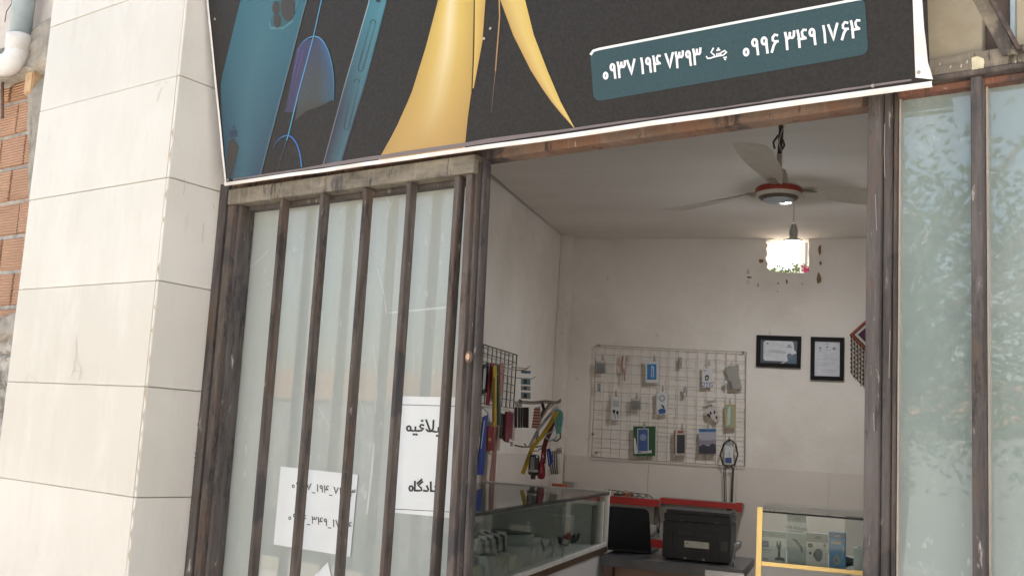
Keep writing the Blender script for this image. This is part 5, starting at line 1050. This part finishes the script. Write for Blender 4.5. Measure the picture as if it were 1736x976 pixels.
for k in range(7): pf(.22, .52 + k * .018, .22, .007, 'vent_slat', P((.045, .046, .05)), .0048); pf(.5, .52 + k * .018, .22, .007, 'vent_slat', P((.045, .046, .05)), .0048)
for u in (.24, .76): pf(u, .78, .07, .035, 'hinge', P((.04, .04, .043)), .008)
pf(.33, .27, .36, .13, 'rating_label', P((.60, .57, .50)), .0082)
for k, (u, w2) in enumerate(((.44, .08), (.44, .06), (.53, .05), (.6, .06))): pf(u, .29 + (k % 3) * .03, w2, .008, 'label_print', P((.3, .29, .26)), .0090)
pf(.35, .34, .045, .025, 'label_print', P((.05, .05, .05)), .0090)
for u in (.33, .60): pf(u, .035, .035, .035, 'foot_screw', P((.6, .6, .58), .3), .0045)
pf(.28, .02, .14, .07, 'foot_recess', P((.008, .008, .008)), .0035); pf(.56, .02, .14, .07, 'foot_recess', P((.008, .008, .008)), .0035)
pf(.86, .25, .1, .2, 'socket_plate', P((.035, .035, .038)), .003)
mb = MB(); mb.tube([onY(x, y, yf - .02) for x, y in [(1248, 922), (1246, 930), (1243, 945), (1236, 962), (1228, 985), (1220, 1020)]], .005, 8); mb.tube([onY(x, y, yf - .015) for x, y in [(1243, 948), (1246, 965), (1247, 1000)]], .004, 8)
mb.build('power_cable', P((.35, .35, .36)), pr); MB().tube([onY(1252, 921, yf), onY(1247, 923, yf - .03)], .010, 10).build('plug', P((.45, .45, .46)), pr)
mb = MB(); mb.tube([onY(x, y, 5.8) for x, y in [(1117, 852), (1117, 875), (1119, 885), (1116, 900)]], .003, 6); mb.tube([onY(x, y, 5.8) for x, y in [(1116, 893), (1116, 903)]], .008, 8); mb.build('hanging_cable', blk, None, 'thin black cable hanging between the laptop and the printer', 'cable')

# red edged shelf along the back
sh_ = root('red_edged_shelf', 'grey work shelf with bright red edge along the back wall', 'shelf', V((-1.1, 6.9, .9)))
ys = 6.86; za, zb_ = onY(1021, 839, ys).z, onY(1021, 851, ys).z; xe = onY(1119, 853, ys).x
bx('shelf_board', P((.30, .29, .28)), sh_, (XL + .02, ys + .006, zb_ + .002), (xe, YB - .02, za - .002)); bx('red_edge', mRedEdge, sh_, (XL + .02, ys - .006, zb_), (xe, ys + .0055, za), .002)
ys3 = 6.90; zc1, zc0 = onY(1125, 843, ys3).z, onY(1125, 853, ys3).z; xa, xb = onY(1119, 850, ys3).x, onY(1258, 856, ys3).x
bx('raised_board', P((.28, .27, .26)), sh_, (xa, ys3 + .006, zc0 + .002), (xb, YB - .02, zc1 - .002)); bx('red_edge', mRedEdge, sh_, (xa, ys3 - .006, zc0), (xb, ys3 + .0055, zc1), .002)
bx('end_bracket', mRedEdge, sh_, (xb - .035, ys3 - .02, zc0 - .012), (xb + .004, ys3 - .0065, zc1 + .008), .002)
for x in (XL + .05, xe - .05, xb - .1): bx('leg', P((.12, .11, .10)), sh_, (x, ys + .07, 0), (x + .03, ys + .10, zc0 - .001))
lo = root('lower_tool_board', 'low red edged board with small parts seen between laptop and printer', 'shelf', V((-1.0, 6.3, .6)))
zz_ = onY(1110, 914, 6.3).z; bx('board', mRedEdge, lo, (-1.5, 6.3, zz_ - .05), (-.6, 6.32, zz_), .002); bx('tray', P((.2, .19, .18)), lo, (-1.5, 6.321, zz_ - .05), (-.6, 6.9, zz_ - .01))
def clutter(name, label, cat, px, py, szs, c, yy, z): p = onY(px, py, yy); return box3(name, label, cat, (p.x, yy, z), szs, P(c, .6), rz=rn.uniform(-25, 25), grp='clutter on the red edged shelf')
clutter('orange_box', 'small orange box lying on the red edged shelf', 'box', 1064, 832, (.07, .05, .022), (.42, .14, .06), 6.95, za + .003)
clutter('orange_packet', 'orange packet by the far corner of the left counter', 'packet', 949, 818, (.09, .06, .05), (.45, .13, .05), 6.95, za + .001)
clutter('white_block', 'pale block on the shelf left end above the counter', 'box', 967, 812, (.10, .05, .07), (.42, .38, .34), 6.97, za + .001)
clutter('pink_scrap', 'pale pink scrap lying near the counter post', 'scrap', 1034, 834, (.05, .04, .025), (.5, .38, .34), 6.93, za + .001)
clutter('tan_packet', 'tan packet lying flat at the left part of the shelf', 'packet', 985, 822, (.12, .06, .02), (.32, .26, .2), 6.95, za + .001)
clutter('grey_tool', 'grey tool lying on the shelf beside the orange box', 'tool', 1045, 834, (.08, .02, .015), (.12, .1, .09), 6.95, za + .001)
clutter('white_small_box', 'small white box standing on the low board between laptop and printer', 'box', 1108, 900, (.04, .03, .07), (.42, .4, .37), 6.5, zz_)
clutter('glass_jar', 'small grey jar beside the white box on the low board', 'jar', 1117, 905, (.03, .03, .09), (.3, .29, .28), 6.45, zz_)
mb = MB()
for k in range(6):
    x = 1020 + k * 12; mb.tube([onY(x + dx + rn.uniform(-3, 3), 835 + dy + k * 1.6 + rn.uniform(-1, 1), 6.93) for dx, dy in [(0, 0), (6, -5 + k % 3), (10, 0), (17, -3), (12, -6), (24, -4), (30, 1)]], .003, 6)
mb.build('cable_tangle', P((.06, .05, .045)), None, 'tangle of dark cables along the red edged shelf', 'cables', 'clutter on the red edged shelf')

# ------------------------------------------------------------------ outside, behind the hole in the back wall
gw = root('garden_house', 'pale house wall glimpsed through the hole in the back wall', 'house', V((-.2, 12, -.2)))
bx('wall', P((.62, .60, .55)), gw, (onY(1344, 430, 12).x, 12, -.2), (onY(1362, 430, 12).x + .1, 14, 6)); bx('drainpipe', P((.2, .17, .14)), gw, (onY(1365, 430, 11.9).x, 11.9, -.2), (onY(1369, 430, 11.9).x, 11.95, 6))
bx('roof', P((.35, .2, .13)), gw, (-1.0, 11.7, 6.01), (2, 14.3, 6.2))
fp = root('flowering_plant', 'leafy plant with magenta flowers in the hole of the back wall', 'plant', onY(1338, 462, YB + .2))
mb = MB(); rnl = random.Random(31)
for i in range(230):
    x = rnl.uniform(1303, 1371); y = 463 - abs(rnl.gauss(0, 6)) - (3 if x > 1345 else 0); p = onY(x, y, YB + rnl.uniform(.13, .3)); u = V((rnl.uniform(-1, 1), rnl.uniform(-1, 1), rnl.uniform(-.6, 1))).normalized() * .016; w_ = u.cross(V((rnl.uniform(-1, 1), rnl.uniform(-1, 1), rnl.uniform(-1, 1)))).normalized() * .007
    mb.add([p - u, p + w_, p + u, p - w_], [(0, 1, 2, 3)])
mb.build('leaves', mLeaf, fp, fix=False)
mb = MB()
for i in range(40):
    p = onY(rnl.gauss(1367, 3.5), rnl.gauss(457, 3.5), YB + .11 + rnl.uniform(0, .05)); u = V((rnl.uniform(-1, 1), rnl.uniform(-.4, .4), rnl.uniform(-1, 1))).normalized() * .008; w_ = u.cross(V((0, 1, .2))).normalized() * .008
    mb.add([p - u, p + w_, p + u, p - w_], [(0, 1, 2, 3)])
mb.build('magenta_flowers', P((.35, .02, .12)), fp, fix=False)
mb = MB()
for x, y in ((1312, 458), (1330, 460), (1347, 457), (1362, 459)): mb.tube([onY(x, 475, YB + .2), onY(x + 2, y, YB + .2)], .003, 6)
mb.build('stems', P((.12, .14, .05)), fp)
MB().box((-.6, YB + .125, 2.40), (-.1, YB + .33, 2.52)).build('window_box', P((.3, .16, .09)), fp, bevel=.004)

# ------------------------------------------------------------------ across the street (seen in the glass reflections)
oh = root('opposite_bounce_house', 'unseen plastered house across the street, made cream and tall to bounce light indoors', 'house', W(-8, -.2, 12))  # unseen; shaped tall and cream to bounce sunlight through the doorway
MB().fbox(.5, 14, -.2, 4.3, 10, 16).build('wall', M('cream_plaster', (.72, .68, .60), (.66, .62, .54), scale=1.5), oh); MB().fbox(.4, 14.1, 4.3, 4.45, 9.95, 16.1).build('roof_edge', P((.5, .46, .4), .9), oh)
yw = root('yard_wall', 'low brick topped yard wall across the street', 'wall', W(-16, -.2, 10))
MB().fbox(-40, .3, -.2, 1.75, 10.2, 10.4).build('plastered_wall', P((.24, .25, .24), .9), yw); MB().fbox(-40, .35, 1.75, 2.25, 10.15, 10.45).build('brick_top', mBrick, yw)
for k in range(3): MB().fbox(1 + k * 4.4, 2.4 + k * 4.4, .9, 2.2, 9.97, 9.999).build('window', P((.05, .06, .07), .1), oh)
def tree(s, o, hgt, seed, label):
    rt = root('street_tree', label, 'tree', W(s, -.2, o), 'trees across the street'); rn = random.Random(seed); b0 = W(s, -.2, o); top = b0 + V((.2, .1, hgt * .55)); mb = MB()
    mb.tube([b0, (b0 + top) / 2 + V((.06, -.05, 0)), top], [.13, .10, .07], 10); mb.build('trunk', mBark, rt); mb = MB(); lf = MB()
    for i in range(34):
        a = rn.uniform(0, 6.28); L = rn.uniform(.8, 2.3); st_ = b0 + (top - b0) * rn.uniform(.6, 1); e = st_ + V((math.cos(a) * L, math.sin(a) * L, rn.uniform(-.2, hgt * .5)))
        mid = (st_ + e) / 2 + V((0, 0, .15)); mb.tube([st_, mid, e], [.035, .02, .008], 6)
        for k in range(420):
            t = rn.random() ** .6; p = st_ * (1 - t) + e * t + V((rn.gauss(0, .22), rn.gauss(0, .22), rn.gauss(0, .2))); u = V((rn.uniform(-1, 1), rn.uniform(-1, 1), rn.uniform(-1, 1))).normalized() * .034; w_ = u.orthogonal().normalized() * .015
            lf.add([p - u, p + w_, p + u, p - w_], [(0, 1, 2, 3)])
    mb.build('limbs', mBark, rt); lf.build('crown', mLeaf, rt, fix=False)
tree(-1.5, 5.2, 4.8, 1, 'leafy street tree across the pavement facing the right window'); tree(-5.4, 7.6, 5.0, 4, 'unseen second tree further left, added to cover blue sky in the glass reflections')  # second tree is unseen, added to lower the blue sky mirrored in the panes
for o in bpy.data.objects:
    if '_w' in o: del o['_w']
